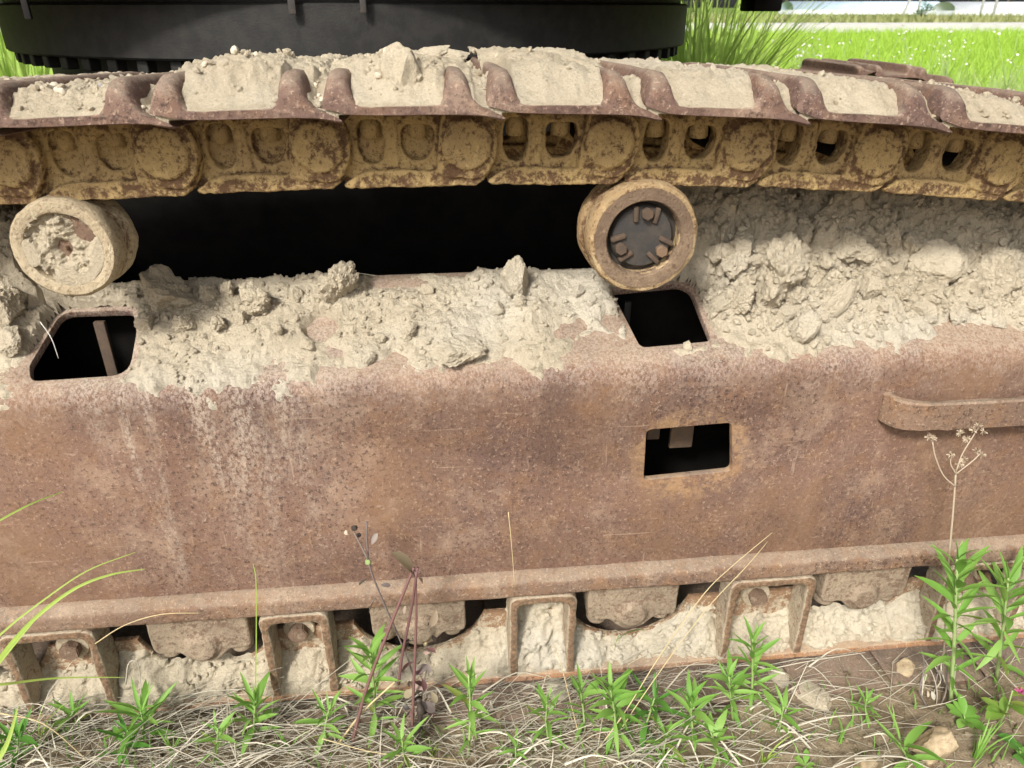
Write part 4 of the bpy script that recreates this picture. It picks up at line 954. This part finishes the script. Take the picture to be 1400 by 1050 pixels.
# ================================================================== mud packed in the guard bays
gxs = [-.86 + .0036 * i for i in range(int(2.06 / .0036))]; nz_ = 52; V = []; ok = []
lv = []
for (xa, xb) in BX: lv.append((xa, xb))
def bay_top(x):
    t = .128 + .022 * fr((x, 0, 0), 7, 4, 4)
    for k, (xa, xb) in enumerate(lv):
        if xa < x < xb: t = [.098, .100, .185, .098, .105][k] + .016 * fr((x, 1, 0), 18, 3)
    for k, r in enumerate(RX):
        d = abs(x - r)
        if d < .134:
            lim = .196 - math.sqrt(max(0, .134 ** 2 - d * d)); lim = max(lim, [.1, .085, .0, .0, .092, .1][k] + .012 * fr((x, 4, 0), 22, 3)) if d < .11 else max(lim, .055)
            t = min(t, lim)
    return t
for j in range(nz_ + 1):
    t = j / nz_
    for x in gxs:
        top_ = bay_top(x); z = GB + .006 + (top_ - GB - .004) * t
        y = lerp(1.034, GY - .004, sm(0, .9, t)) + .012 * fr((x, z, 0), 16, 5) * (1 - .2 * t) + .009 * fr((x, z, 1), 45, 5) + .012 * sm(.9, 1.0, t)
        vd, vp = noise.voronoi(Vector((x * 38 + .8 * fr((x, z, 0), 20, 3), z * 38 + .8 * fr((x, z, 4), 20, 3), .4))); y -= .010 * (((math.sin(vp[0].x * 91.7 + vp[0].y * 47.3) * 4375.5) % 1) - .45) * sm(.02, .2, vd[1] - vd[0]) * sm(1, .85, t)
        y -= .010 * sm(.12, .05, z) * (fr((x, 3, 0), 4, 2) > .1)
        V.append((x, max(y, 1.027), z + .002 * fr((x, z, 2), 50, 2)))
n_ = len(gxs)
Fc = [(j * n_ + i, j * n_ + i + 1, (j + 1) * n_ + i + 1, (j + 1) * n_ + i) for j in range(nz_) for i in range(n_ - 1)]
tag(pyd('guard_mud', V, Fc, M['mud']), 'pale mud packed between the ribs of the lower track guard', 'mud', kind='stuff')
parts = []; rg = random.Random(15)
for k in range(1100):
    x = rg.uniform(-.84, 1.18); t = rg.random() ** 1.2; z = GB + .006 + (bay_top(x) - GB - .004) * t; s = .0016 + .0075 * rg.random() ** 3
    y = lerp(1.034, GY - .004, sm(0, .9, t)) + .012 * fr((x, z, 0), 16, 5) * (1 - .2 * t) + .009 * fr((x, z, 1), 45, 5)
    parts.append(crumb(Vector((x, max(y, 1.027) - s * .3, z)), s, k + 50000))
tag(pyd('guard_crumbs', *joined(parts), M['mud'], smooth=False), 'mud crumbs stuck in the bays of the lower track guard', 'mud', kind='stuff')

# ================================================================== stones on the ground
ST = [clod_mesh('stone', 90 + i, .12, 16, 4, 'stone', .25) for i in range(3)]
def stone(px, py, w, h, k, label, mat=None, rot=(0, 0, 0), dep=.8):
    g = PZ(px, py + h * .3, -.005); d = (g - Vector((0, 0, CH))).length / FPX; g.z = ground_h(g.x, g.y)
    o = bpy.data.objects.new('stone', ST[k]); COL.objects.link(o); o.scale = (w * d / 2 * .85, w * d / 2 * .75 * dep, h * d / 2 * .95); o.location = g + Vector((0, 0, h * d * .22)); o.rotation_euler = rot
    if mat: o.material_slots[0].link = 'OBJECT'; o.material_slots[0].material = M[mat]
    tag(o, label, 'stone')
stone(1275, 1012, 56, 62, 0, 'angular yellow stone beside the tall leafy weed', None, (.2, .3, .4))
stone(1183, 1052, 48, 26, 1, 'low yellowish stone sunk in soil near the angular one', None, (0, 0, 1))
stone(762, 936, 66, 16, 2, 'flat tan stone lying under the guard edge', 'mud', (0, 0, .3))
stone(1112, 946, 60, 16, 1, 'flat grey stone half sunk in the bare soil', 'mud', (0, .1, 2))
stone(1065, 918, 44, 18, 2, 'tan stone under the guard edge by the bare soil', 'mud', (0, .1, 1))
stone(1238, 908, 30, 24, 0, 'small earthy stone at the guard edge', 'stone', (.4, .1, 1))
parts = []; rg = random.Random(25)
for k in range(1300):
    x = rg.uniform(-.95, 1.25); y = rg.uniform(.72, 1.04)
    if x < .6 and rg.random() < .6: continue
    s = .0015 + .009 * rg.random() ** 3.5; parts.append(crumb(Vector((x, y, ground_h(x, y) + s * .25)), s, k + 9000))
tag(pyd('soil_crumbs', *joined(parts), M['soil'], smooth=False), 'crumbs of brown soil strewn over the ground', 'soil', kind='stuff')

# ================================================================== straw litter
rg = random.Random(33); parts = []
for k in range(3400):
    x = rg.uniform(-1.0, 1.2); y = .70 + .34 * rg.random() ** .8
    dens = interp(x, [(-1, 1), (-.3, .95), (.0, .6), (.15, .7), (.45, .42), (.62, .2), (.8, .09), (1.2, .06)])
    if rg.random() > dens: continue
    L = rg.uniform(.03, .17) if rg.random() < .8 else rg.uniform(.15, .3); a = rg.gauss(0, .55) if rg.random() < .65 else rg.uniform(0, 3.14)
    up = rg.uniform(-.05, .14) if rg.random() < .8 else rg.uniform(.1, .6); z = ground_h(x, y) + rg.random() ** 2 * .035 * min(1, dens + .1)
    d = Vector((math.cos(a) * math.cos(up), math.sin(a) * math.cos(up) * .8, math.sin(up))); b = Vector((rg.uniform(-.1, .1), rg.uniform(-.1, .1), rg.uniform(-.12, .02))) * L
    p0 = Vector((x, y, z)); p1 = p0 + d * L * .5 - b * .6; p2 = p0 + d * L
    for q in (p0, p1, p2):
        q.y = min(q.y, 1.03); q.z = max(q.z, ground_h(q.x, q.y) + .001)
    r = rg.uniform(.0004, .0010) if rg.random() < .88 else rg.uniform(.0010, .0017)
    parts.append(tube([p0, p1, p2], [r, r, r * .6], 3, False))
tag(pyd('straw_litter', *joined(parts), M['straw']), 'dry grey straw matted over the ground below the track', 'straw', kind='stuff')
# broken flat dead blades
parts = []
for k in range(240):
    x = rg.uniform(-1.0, .75); y = rg.uniform(.74, 1.02); z = ground_h(x, y) + rg.uniform(.005, .03); a = rg.uniform(0, 6.28); L = rg.uniform(.04, .16)
    d = Vector((math.cos(a), math.sin(a) * .7, rg.uniform(-.1, .5))); pts = [Vector((x, y, z)), Vector((x, y, z)) + d * L * .5 + Vector((0, 0, .012)), Vector((x, y, z)) + d * L + Vector((0, 0, rg.uniform(-.04, .0)))]
    for q in pts: q.y = min(q.y, 1.02); q.z = max(q.z, ground_h(q.x, q.y) + .002)
    w = rg.uniform(.002, .0045); parts.append(ribbon(bez(pts, 3), lambda t: w * (1 - .7 * t), Vector((rg.uniform(-1, 1), -1, rg.uniform(0, 1)))))
tag(pyd('dead_blades', *joined(parts), M['straw']), 'curled dead grass blades lying among the straw', 'straw', kind='stuff')
# small green sprouts
V, Fc = blades(420, lambda g: (lambda x, y: (x, y, ground_h(x, y)))(g.uniform(-.9, 1.15), g.uniform(.74, .98)), .045, .0035, .7, 3, 12)
tag(pyd('green_sprouts', V, Fc, M['leaf']), 'short green grass sprouts coming up through the straw', 'grass', kind='stuff')

# ================================================================== leafy weeds
def weed(base, top, Y, label, leaves=15, Lpx=50, seed=1, mat='leaf', group=None, spread=1.0, wide=1.0):
    """base/top pixels; the weed stands on the ground at Y"""
    q = PZ(base[0], base[1], -.01); Y = max(.72, min(1.0, PZ(base[0], base[1], ground_h(q.x, q.y)).y)); b = PY(base[0], base[1], Y); gz = ground_h(b.x, Y); d = ray(base[0], base[1])
    t = PY(top[0], top[1], Y); g0 = Vector((b.x, Y, gz)); H = max(.02, t.z - gz)
    e = empty('leafy_weed', g0); tag(e, label, 'weed', group); rg = random.Random(seed); leaves = int(leaves * 1.45)
    k = Y / ray(top[0], top[1]).y / FPX * 1.0; L = Lpx * k
    tip = Vector((t.x - b.x, rg.uniform(-.01, .01), H - L * .62)); 
    if tip.z < .012: tip.z = .012
    mid = tip * .5 + Vector((rg.uniform(-.006, .006), rg.uniform(-.005, .005), 0)); r0 = max(.0012, .0016 + H * .006)
    pts = bez([Vector((0, 0, -.005)), mid, tip], 4); pyd('stem', *tube(pts, [lerp(r0, r0 * .55, i / (len(pts) - 1)) for i in range(len(pts))], 7), M['stem'], e)
    a0 = rg.uniform(0, 6.28); off = Vector((0, 0, 0))
    for i in range(leaves):
        t_ = (i + .5) / leaves; hfrac = .12 + .88 * t_ ** .75; q = pts[min(len(pts) - 1, int(hfrac * (len(pts) - 1)))]
        nx_ = pts[min(len(pts) - 1, int(hfrac * (len(pts) - 1)) + 1)]; q = q.lerp(nx_, (hfrac * (len(pts) - 1)) % 1)
        a = a0 + i * 2.399 + rg.uniform(-.3, .3); pit = lerp(.25, 1.38, t_ ** 1.15) / spread + rg.uniform(-.15, .15)
        l = L * (lerp(.75, 1.05, min(1, t_ * 1.6)) if t_ < .75 else lerp(1.0, .62, (t_ - .75) / .25)) * rg.uniform(.85, 1.15)
        if t_ < .35 and rg.random() < .35: pit -= rg.uniform(.3, .9)
        mt = M[mat] if rg.random() > .10 or t_ > .5 else M['leafrd']
        lo = put_leaf(LEAF[rg.randrange(4)], mt, e, q, a, pit, l, rg.uniform(-.5, .5)); lo.scale.y *= wide * rg.uniform(.75, 1.25)
    return e
weed((192, 1015), (186, 942), .93, 'spreading leafy weed growing in straw before the first lower roller', 15, 62, 1, spread=1.25)
weed((160, 1040), (165, 985), .88, 'low leafy weed in front of the spreading one', 11, 48, 2, spread=1.4, mat='leafdk')
weed((346, 1010), (345, 932), .94, 'upright leafy weed before the rib with a sunken bolt', 15, 52, 3)
weed((447, 1015), (447, 948), .93, 'pale leafy weed between the upright weed and the purple stalks', 12, 46, 4, spread=1.2)
weed((512, 1000), (503, 868), .97, 'leafy weed rising behind the purple dead stalks', 18, 60, 5, spread=1.1)
weed((640, 1035), (640, 905), .95, 'leafy weed just right of the withered black stalk', 16, 48, 6, wide=1.1)
weed((752, 1020), (748, 938), .95, 'leafy weed before the mud filled rib', 13, 44, 7)
weed((838, 1015), (835, 915), .96, 'bushy leafy weed below the roller with a green leaf', 20, 52, 8, spread=1.15)
weed((880, 1000), (898, 928), .97, 'darker long leaved weed behind the bushy one', 11, 60, 9, mat='leafdk', spread=1.5)
weed((950, 1020), (948, 938), .95, 'leafy weed left of the tallest pair by the bare soil', 14, 50, 10)
weed((1003, 985), (1000, 905), .97, 'shorter weed of the pair by the bare soil', 15, 44, 11)
weed((1027, 975), (1033, 852), .97, 'taller weed of the pair by the bare soil', 20, 46, 12)
weed((1300, 965), (1318, 728), .93, 'tall leafy weed overlapping the frame lip by the seed stalk', 30, 70, 13)
weed((1362, 930), (1388, 752), .93, 'tall narrow leaved weed leaning away from the seed stalk', 22, 72, 14, spread=1.1)
weed((95, 1000), (98, 948), .93, 'thin weed before the first bolted rib', 10, 40, 31, spread=1.2)
weed((560, 1050), (548, 985), .86, 'low weed at the foot of the black stump', 12, 46, 32, spread=1.3)
weed((800, 1000), (795, 925), .96, 'slim weed hugging the bushy one below the roller', 12, 46, 33)
weed((905, 1040), (915, 985), .87, 'low weed in front of the darker long leaved one', 10, 40, 34, spread=1.3)
weed((985, 1045), (975, 985), .86, 'low broad weed under the tall pair by the bare soil', 11, 40, 35, spread=1.3, wide=1.3)
weed((1192, 990), (1192, 950), .93, 'tiny feathery weed on the bare soil', 12, 26, 15, spread=1.2)
weed((1065, 1000), (1075, 945), .92, 'small yellowish weed at the foot of the tall pair', 8, 44, 16, spread=1.4)
weed((12, 1050), (14, 985), .87, 'dark green weed at the foot of the long grass blades', 12, 54, 17, mat='leafdk')
weed((1245, 1050), (1235, 985), .83, 'grass like weed beside the angular yellow stone', 7, 62, 18, spread=1.3)
weed((700, 1050), (705, 1010), .86, 'small weed among straw before the flat tan stone', 8, 34, 19, spread=1.3)
weed((290, 1045), (292, 985), .87, 'small weed among straw left of the upright one', 10, 40, 20, spread=1.3)
def tuft(px, py, n, hpx, label, seed, mat='grass', wid=.0035):
    q = PZ(px, py, -.005); q.z = ground_h(q.x, q.y); e = empty('grass_tuft', q); tag(e, label, 'grass'); rg = random.Random(seed); H = hpx * q.length / FPX * 1.3
    for _ in range(n):
        a = rg.uniform(0, 6.28); d = Vector((math.cos(a), math.sin(a) * .8, 0)); h = H * rg.uniform(.5, 1.1); sp = h * rg.uniform(.15, .8); b = d * rg.uniform(0, .008)
        pts = [b + d * sp * t * t + Vector((0, 0, h * (t - .35 * t ** 3 * sp / h))) for t in (0, .3, .6, .85, 1)]
        pyd('blade', *ribbon(pts, lambda t: wid * (1 - t) ** .6 + .0004, d + Vector((0, 0, .2))), M[mat], e)
for i, (px, py, n, hp, mt) in enumerate([(60, 1040, 9, 60, 'grass'), (240, 1045, 8, 46, 'leaf'), (395, 1030, 8, 50, 'leaf'), (590, 1030, 7, 40, 'grass'), (905, 1045, 9, 44, 'leaf'), (1045, 1040, 8, 56, 'grass'), (1150, 1010, 7, 44, 'leaf'), (1330, 1045, 10, 60, 'leaf')]):
    tuft(px, py, n, hp, ['grass tuft beside the dark green weed at the long blades', 'grass tuft just right of the spreading leafy weed', 'grass tuft right of the upright weed before the sunken bolt', 'grass tuft between the black stump and the next leafy weed', 'grass tuft in front of the darker long leaved weed', 'grass tuft in front of the tall pair by the bare soil', 'grass tuft on the bare soil left of the angular stone', 'grass tuft right of the angular stone'][i], 70 + i, mt)
def broad(px, py, Y, n, Lpx, label, seed, mat='leafrd', flower=False):
    b = PZ(px, py, .03); b.z = ground_h(b.x, b.y); e = empty('broadleaf_weed', b); tag(e, label, 'weed'); rg = random.Random(seed); L = Lpx * b.length / FPX
    H = L * (2.2 if flower else .5)
    pyd('stem', *tube([(0, 0, -.004), (.004, 0, H * .5), (0, .002, H)], [.0018, .0014, .001], 6), M['stem'], e)
    for i in range(n): put_leaf(BROAD[i % 2], M[mat], e, (0, 0, H * rg.uniform(.25, 1)), i * 2.4 + seed, rg.uniform(.15, .8), L * rg.uniform(.7, 1.1), 0)
    if flower:
        f = []
        for i in range(26):
            a = rg.uniform(0, 6.28); u = rg.uniform(-.1, 1.3); d = Vector((math.cos(a) * math.cos(u), math.sin(a) * math.cos(u), math.sin(u))); f.append(ribbon([d * .002, d * .006, d * .011], lambda t: .0035 * (1 - t * .5)))
        h = pyd('flower', *joined(f), M['pink'], e); h.location = (.004, -.01, H + .006)
broad(863, 1042, .86, 5, 26, 'round leaved seedling in the straw below the bushy weed', 1)
broad(1320, 975, .9, 9, 34, 'broad leaved plant at the foot of the tall weed', 2, 'leaf')
broad(1368, 985, .88, 9, 34, 'clover with a pink flower head under the leaning weed', 3, 'leafrd', True)
broad(1392, 1030, .8, 6, 34, 'dark leaved plant in front of the clover', 4, 'leafdk')
broad(1105, 1030, .86, 5, 26, 'tiny leaf rosette on the bare soil', 5, 'leaf')
# dark leaf caught in the roller gap
e = empty('stray_leaf', PY(868, 864, 1.02)); tag(e, 'dark green leaf poking out of the roller gap', 'leaf')
put_leaf(LEAF[1], M['leafdk'], e, (.018, 0, .004), math.pi, .1, .062, .9, 'blade'); put_leaf(LEAF[0], M['leaf'], e, (-.03, -.004, 0), math.pi + .4, -1.0, .03, .5, 'blade')

# ================================================================== dead stalks, seed stalk, grass blades, straws
def pts_at(pl, Y0, Y1=None):
    n = len(pl); return [PY(x, y, lerp(Y0, Y1 if Y1 is not None else Y0, i / (n - 1))) for i, (x, y) in enumerate(pl)]
def local(pts, o): return [p - o for p in pts]
def stalk_thing(name, label, cat, base, group=None):
    e = empty(name, base); tag(e, label, cat, group); return e
b0 = PY(560, 985, .93)
e = stalk_thing('withered_weed', 'withered weed with purple stalks folded over at a shrivelled leaf', 'weed', b0)
for pl, r in (([(478, 1030), (500, 945), (528, 870), (551, 812), (566, 776)], .0033), ([(545, 935), (550, 895), (562, 835), (571, 776)], .0030), ([(563, 1010), (566, 930), (569, 850), (568, 780)], .0029), ([(440, 1050), (490, 980), (540, 932)], .0022)):
    P_ = bez(local(pts_at(pl, .93, .95), b0), 4); pyd('stalk', *tube(P_, [lerp(r, r * .7, i / (len(P_) - 1)) for i in range(len(P_))], 7), M['dead'] if pl[0][0] != 440 else M['strawy'], e)
k = .0013
for (px, py, ya, pi_, l, mt) in ((568, 790, 2.6, 1.15, .062, 'wither'), (568, 782, 3.6, .9, .022, 'wither'), (572, 790, .3, -.9, .02, 'wither'), (566, 905, 3.4, -.2, .03, 'dead'), (575, 960, -.3, -.5, .036, 'deadg'), (585, 955, .6, .3, .02, 'deadg')):
    put_leaf(BROAD[0], M[mt], e, PY(px, py, .948) - b0, ya, pi_, l, .4, 'withered_leaf')
rgd = random.Random(4)
for j in range(34):
    t = rgd.random() ** .7; px = lerp(566, 582, rgd.random()) + rgd.uniform(-18, 16); py = lerp(800, 1000, t)
    put_leaf(BROAD[j % 2], M[('deadg', 'dead', 'deadblk', 'wither')[j % 4]], e, PY(px, py, .945) - b0, rgd.uniform(0, 6.28), rgd.uniform(-1.1, .6), rgd.uniform(.014, .036), rgd.uniform(-1, 1), 'withered_leaf')
P_ = bez(local(pts_at([(566, 1030), (570, 1000), (575, 975), (572, 955)], .92, .94), b0), 5); pyd('black_stump', *tube(P_, [.006 + .0025 * math.sin(i * 1.3) for i in range(len(P_))], 8), M['deadblk'], e)
b1 = PY(585, 960, .955)
e = stalk_thing('withered_weed', 'grey dead weed with dried flower buds crossing the purple stalks', 'weed', b1)
for pl in ([(580, 975), (557, 900), (527, 830), (507, 780), (502, 745), (501, 716)], [(503, 765), (493, 745), (484, 728)], [(575, 960), (585, 905), (583, 882)]):
    P_ = bez(local(pts_at(pl, .955, .97), b1), 4); pyd('stalk', *tube(P_, .0016, 5), M['deadg'], e)
for (px, py, r, mt) in ((501, 715, .0035, 'deadg'), (484, 722, .005, 'deadblk'), (474, 728, .004, 'seed'), (490, 732, .004, 'deadblk'), (503, 768, .005, 'stem'), (582, 880, .004, 'strawy'), (588, 886, .004, 'deadg')):
    h = bpy.data.objects.new('bud', clod_mesh('bud', px, .3, 8, 2, mt)); COL.objects.link(h); h.parent = e; h.location = PY(px, py, .965) - b1; h.scale = (r,) * 3
for (px, py, ya, pi_, l) in ((507, 790, 2.8, -.6, .03), (515, 815, 3.6, -.9, .034), (508, 745, .6, 1.0, .022), (520, 800, .3, -.3, .02)):
    put_leaf(BROAD[1], M['deadg'], e, PY(px, py, .965) - b1, ya, pi_, l, .6, 'withered_leaf')
b2 = PY(1298, 965, .95)
e = stalk_thing('seed_stalk', 'dried pale weed stalk with seed heads standing before the step bar', 'weed', b2)
for pl, r in (([(1288, 965), (1292, 860), (1297, 770), (1303, 700), (1307, 642)], .0017), ([(1306, 665), (1290, 650), (1279, 625), (1275, 604)], .0011), ([(1307, 645), (1315, 622), (1330, 597), (1338, 584)], .001), ([(1307, 645), (1312, 632), (1320, 625)], .001), ([(1307, 648), (1330, 630), (1340, 620)], .001), ([(1307, 648), (1300, 635), (1300, 625)], .001)):
    P_ = bez(local(pts_at(pl, .95, .955), b2), 4); pyd('stalk', *tube(P_, r, 6), M['seed'], e)
sh = []
rg = random.Random(8)
for (px, py) in ((1275, 600), (1270, 597), (1338, 582), (1331, 588), (1345, 590), (1322, 600), (1313, 592), (1335, 617), (1342, 622), (1300, 622), (1312, 636), (1318, 628)):
    f = []; c = PY(px, py, .953) - b2
    for i in range(26):
        d = Vector((rg.gauss(0, 1), rg.gauss(0, 1), rg.gauss(0, 1) + .3)).normalized(); f.append(ribbon([c + d * .001, c + d * .0045, c + d * .007], lambda t: .0022 * (1 - .6 * t), Vector((rg.random(), -1, rg.random()))))
    pyd('seed_head', *joined(f), M['seed'], e)
def grass_blade(pl, Y0, Y1, w, mat, label, cat='grass', group=None, name='wild_grass'):
    P_ = pts_at(pl, Y0, Y1); b = P_[0].copy(); o = pyd(name, *ribbon(bez(local(P_, b), 6), lambda t: w * (1 - t) ** .6 + .0006), M[mat]); o.location = b; tag(o, label, cat, group)
# rooted outside the picture at the left, arching in
grass_blade([(-60, 1010), (-30, 950), (0, 900), (45, 848), (100, 806), (150, 786), (198, 778)], .84, .93, .0075, 'grass', 'long green grass blade arching over the frame lip')
grass_blade([(-70, 1000), (-20, 930), (20, 880), (50, 845)], .83, .88, .006, 'grass', 'shorter green blade below the long arching one')
grass_blade([(-80, 950), (0, 868), (60, 820), (120, 780), (185, 755)], .86, .97, .003, 'grass', 'thin green blade running behind the long arching one')
grass_blade([(-90, 760), (-20, 722), (40, 690), (86, 672)], .86, .96, .0032, 'grass', 'lone thin green blade tip crossing the rusty plate')
grass_blade([(-90, 945), (0, 936), (80, 927), (172, 926)], .85, .95, .0055, 'grass', 'flat green blade lying level across the bolted rib')
grass_blade([(-20, 1060), (8, 1020), (25, 965)], .84, .88, .010, 'grass', 'wide green blade by the dark weed')
grass_blade([(348, 1000), (350, 900), (350, 800), (346, 770)], .96, 1.0, .0018, 'grass', 'thin upright green blade with a seed tip before a rib')
def straw(pl, Y0, Y1, r, label, mat='strawy'):
    P_ = pts_at(pl, Y0, Y1); b = P_[0].copy(); Q = bez(local(P_, b), 5); o = pyd('straw', *tube(Q, [lerp(r, r * .5, i / (len(Q) - 1)) for i in range(len(Q))], 5), M[mat]); o.location = b; tag(o, label, 'straw')
straw([(790, 1060), (850, 980), (900, 900), (960, 815), (1000, 775), (1056, 728)], .86, .99, .0013, 'long yellow straw rising across the lip to its tip')
straw([(815, 1050), (880, 950), (960, 840), (1020, 775), (1050, 740)], .87, .985, .0011, 'second yellow straw running close along the first')
straw([(805, 1055), (785, 980), (770, 920), (757, 880)], .88, 1.0, .0012, 'pale straw leaning to the mud filled rib')
straw([(695, 700), (699, 740), (704, 806)], 1.015, 1.015, .0010, 'thin pale straw hanging over the lip above the mud filled rib')
straw([(130, 880), (170, 855), (220, 840), (275, 838)], .99, 1.0, .0012, 'bent yellow straw lying over the lip edge')
straw([(0, 975), (60, 990), (120, 1040)], .9, .86, .0013, 'yellow straw sloping down through the matted litter')
straw([(1020, 922), (1100, 905), (1183, 892)], .99, .97, .0014, 'pale straw stretched along the bare soil', 'straw')
straw([(1178, 895), (1200, 920), (1222, 947)], .97, .93, .0012, 'short pale straw stuck down in the bare soil', 'straw')
straw([(1035, 1050), (1070, 980), (1105, 905)], .85, .95, .0015, 'grey straw standing beside the small yellowish weed', 'straw')
straw([(1120, 935), (1180, 945), (1250, 965)], .95, .9, .0011, 'fine grey straw across the bare soil', 'straw')
straw([(172, 935), (175, 910), (182, 903), (190, 912), (194, 960)], .98, .98, .0014, 'folded pale straw loop before the first lower roller', 'straw')
straw([(440, 1010), (520, 1030), (640, 1040)], .9, .86, .0011, 'yellow straw lying before the purple stalks')
straw([(462, 376), (490, 374), (515, 377)], 1.24, 1.24, .0012, 'dry twig sticking out by the knobbly clod', 'straw')
straw([(368, 405), (395, 410), (425, 418)], 1.19, 1.17, .0013, 'dry twig lying across the ledge mud', 'straw')
straw([(55, 440), (70, 462), (80, 490)], 1.16, 1.14, .0010, 'white root fibre hanging in the frame hole', 'white')

b3 = PY(1290, 965, .92); e = stalk_thing('dried_vine', 'tangle of grey dried vine hanging round the tall leafy weed', 'vine', b3); rgv = random.Random(12)
for j in range(11):
    x = rgv.uniform(1262, 1312); y0 = rgv.uniform(875, 925); pl = [(x + rgv.uniform(-12, 12), y0)]
    for q_ in range(4): pl.append((pl[-1][0] + rgv.uniform(-11, 11), pl[-1][1] + rgv.uniform(14, 32)))
    Q = bez(local(pts_at(pl, .955, .90), b3), 4); pyd('strand', *tube(Q, rgv.uniform(.0008, .0017), 5), M['straw' if j % 3 else 'deadg'], e)
for j in range(14): put_leaf(BROAD[j % 2], M[('straw', 'deadg', 'seed')[j % 3]], e, PY(rgv.uniform(1262, 1312), rgv.uniform(880, 1000), .93) - b3, rgv.uniform(0, 6.28), rgv.uniform(-1.2, .5), rgv.uniform(.010, .022), rgv.uniform(-1, 1), 'dry_leaf')
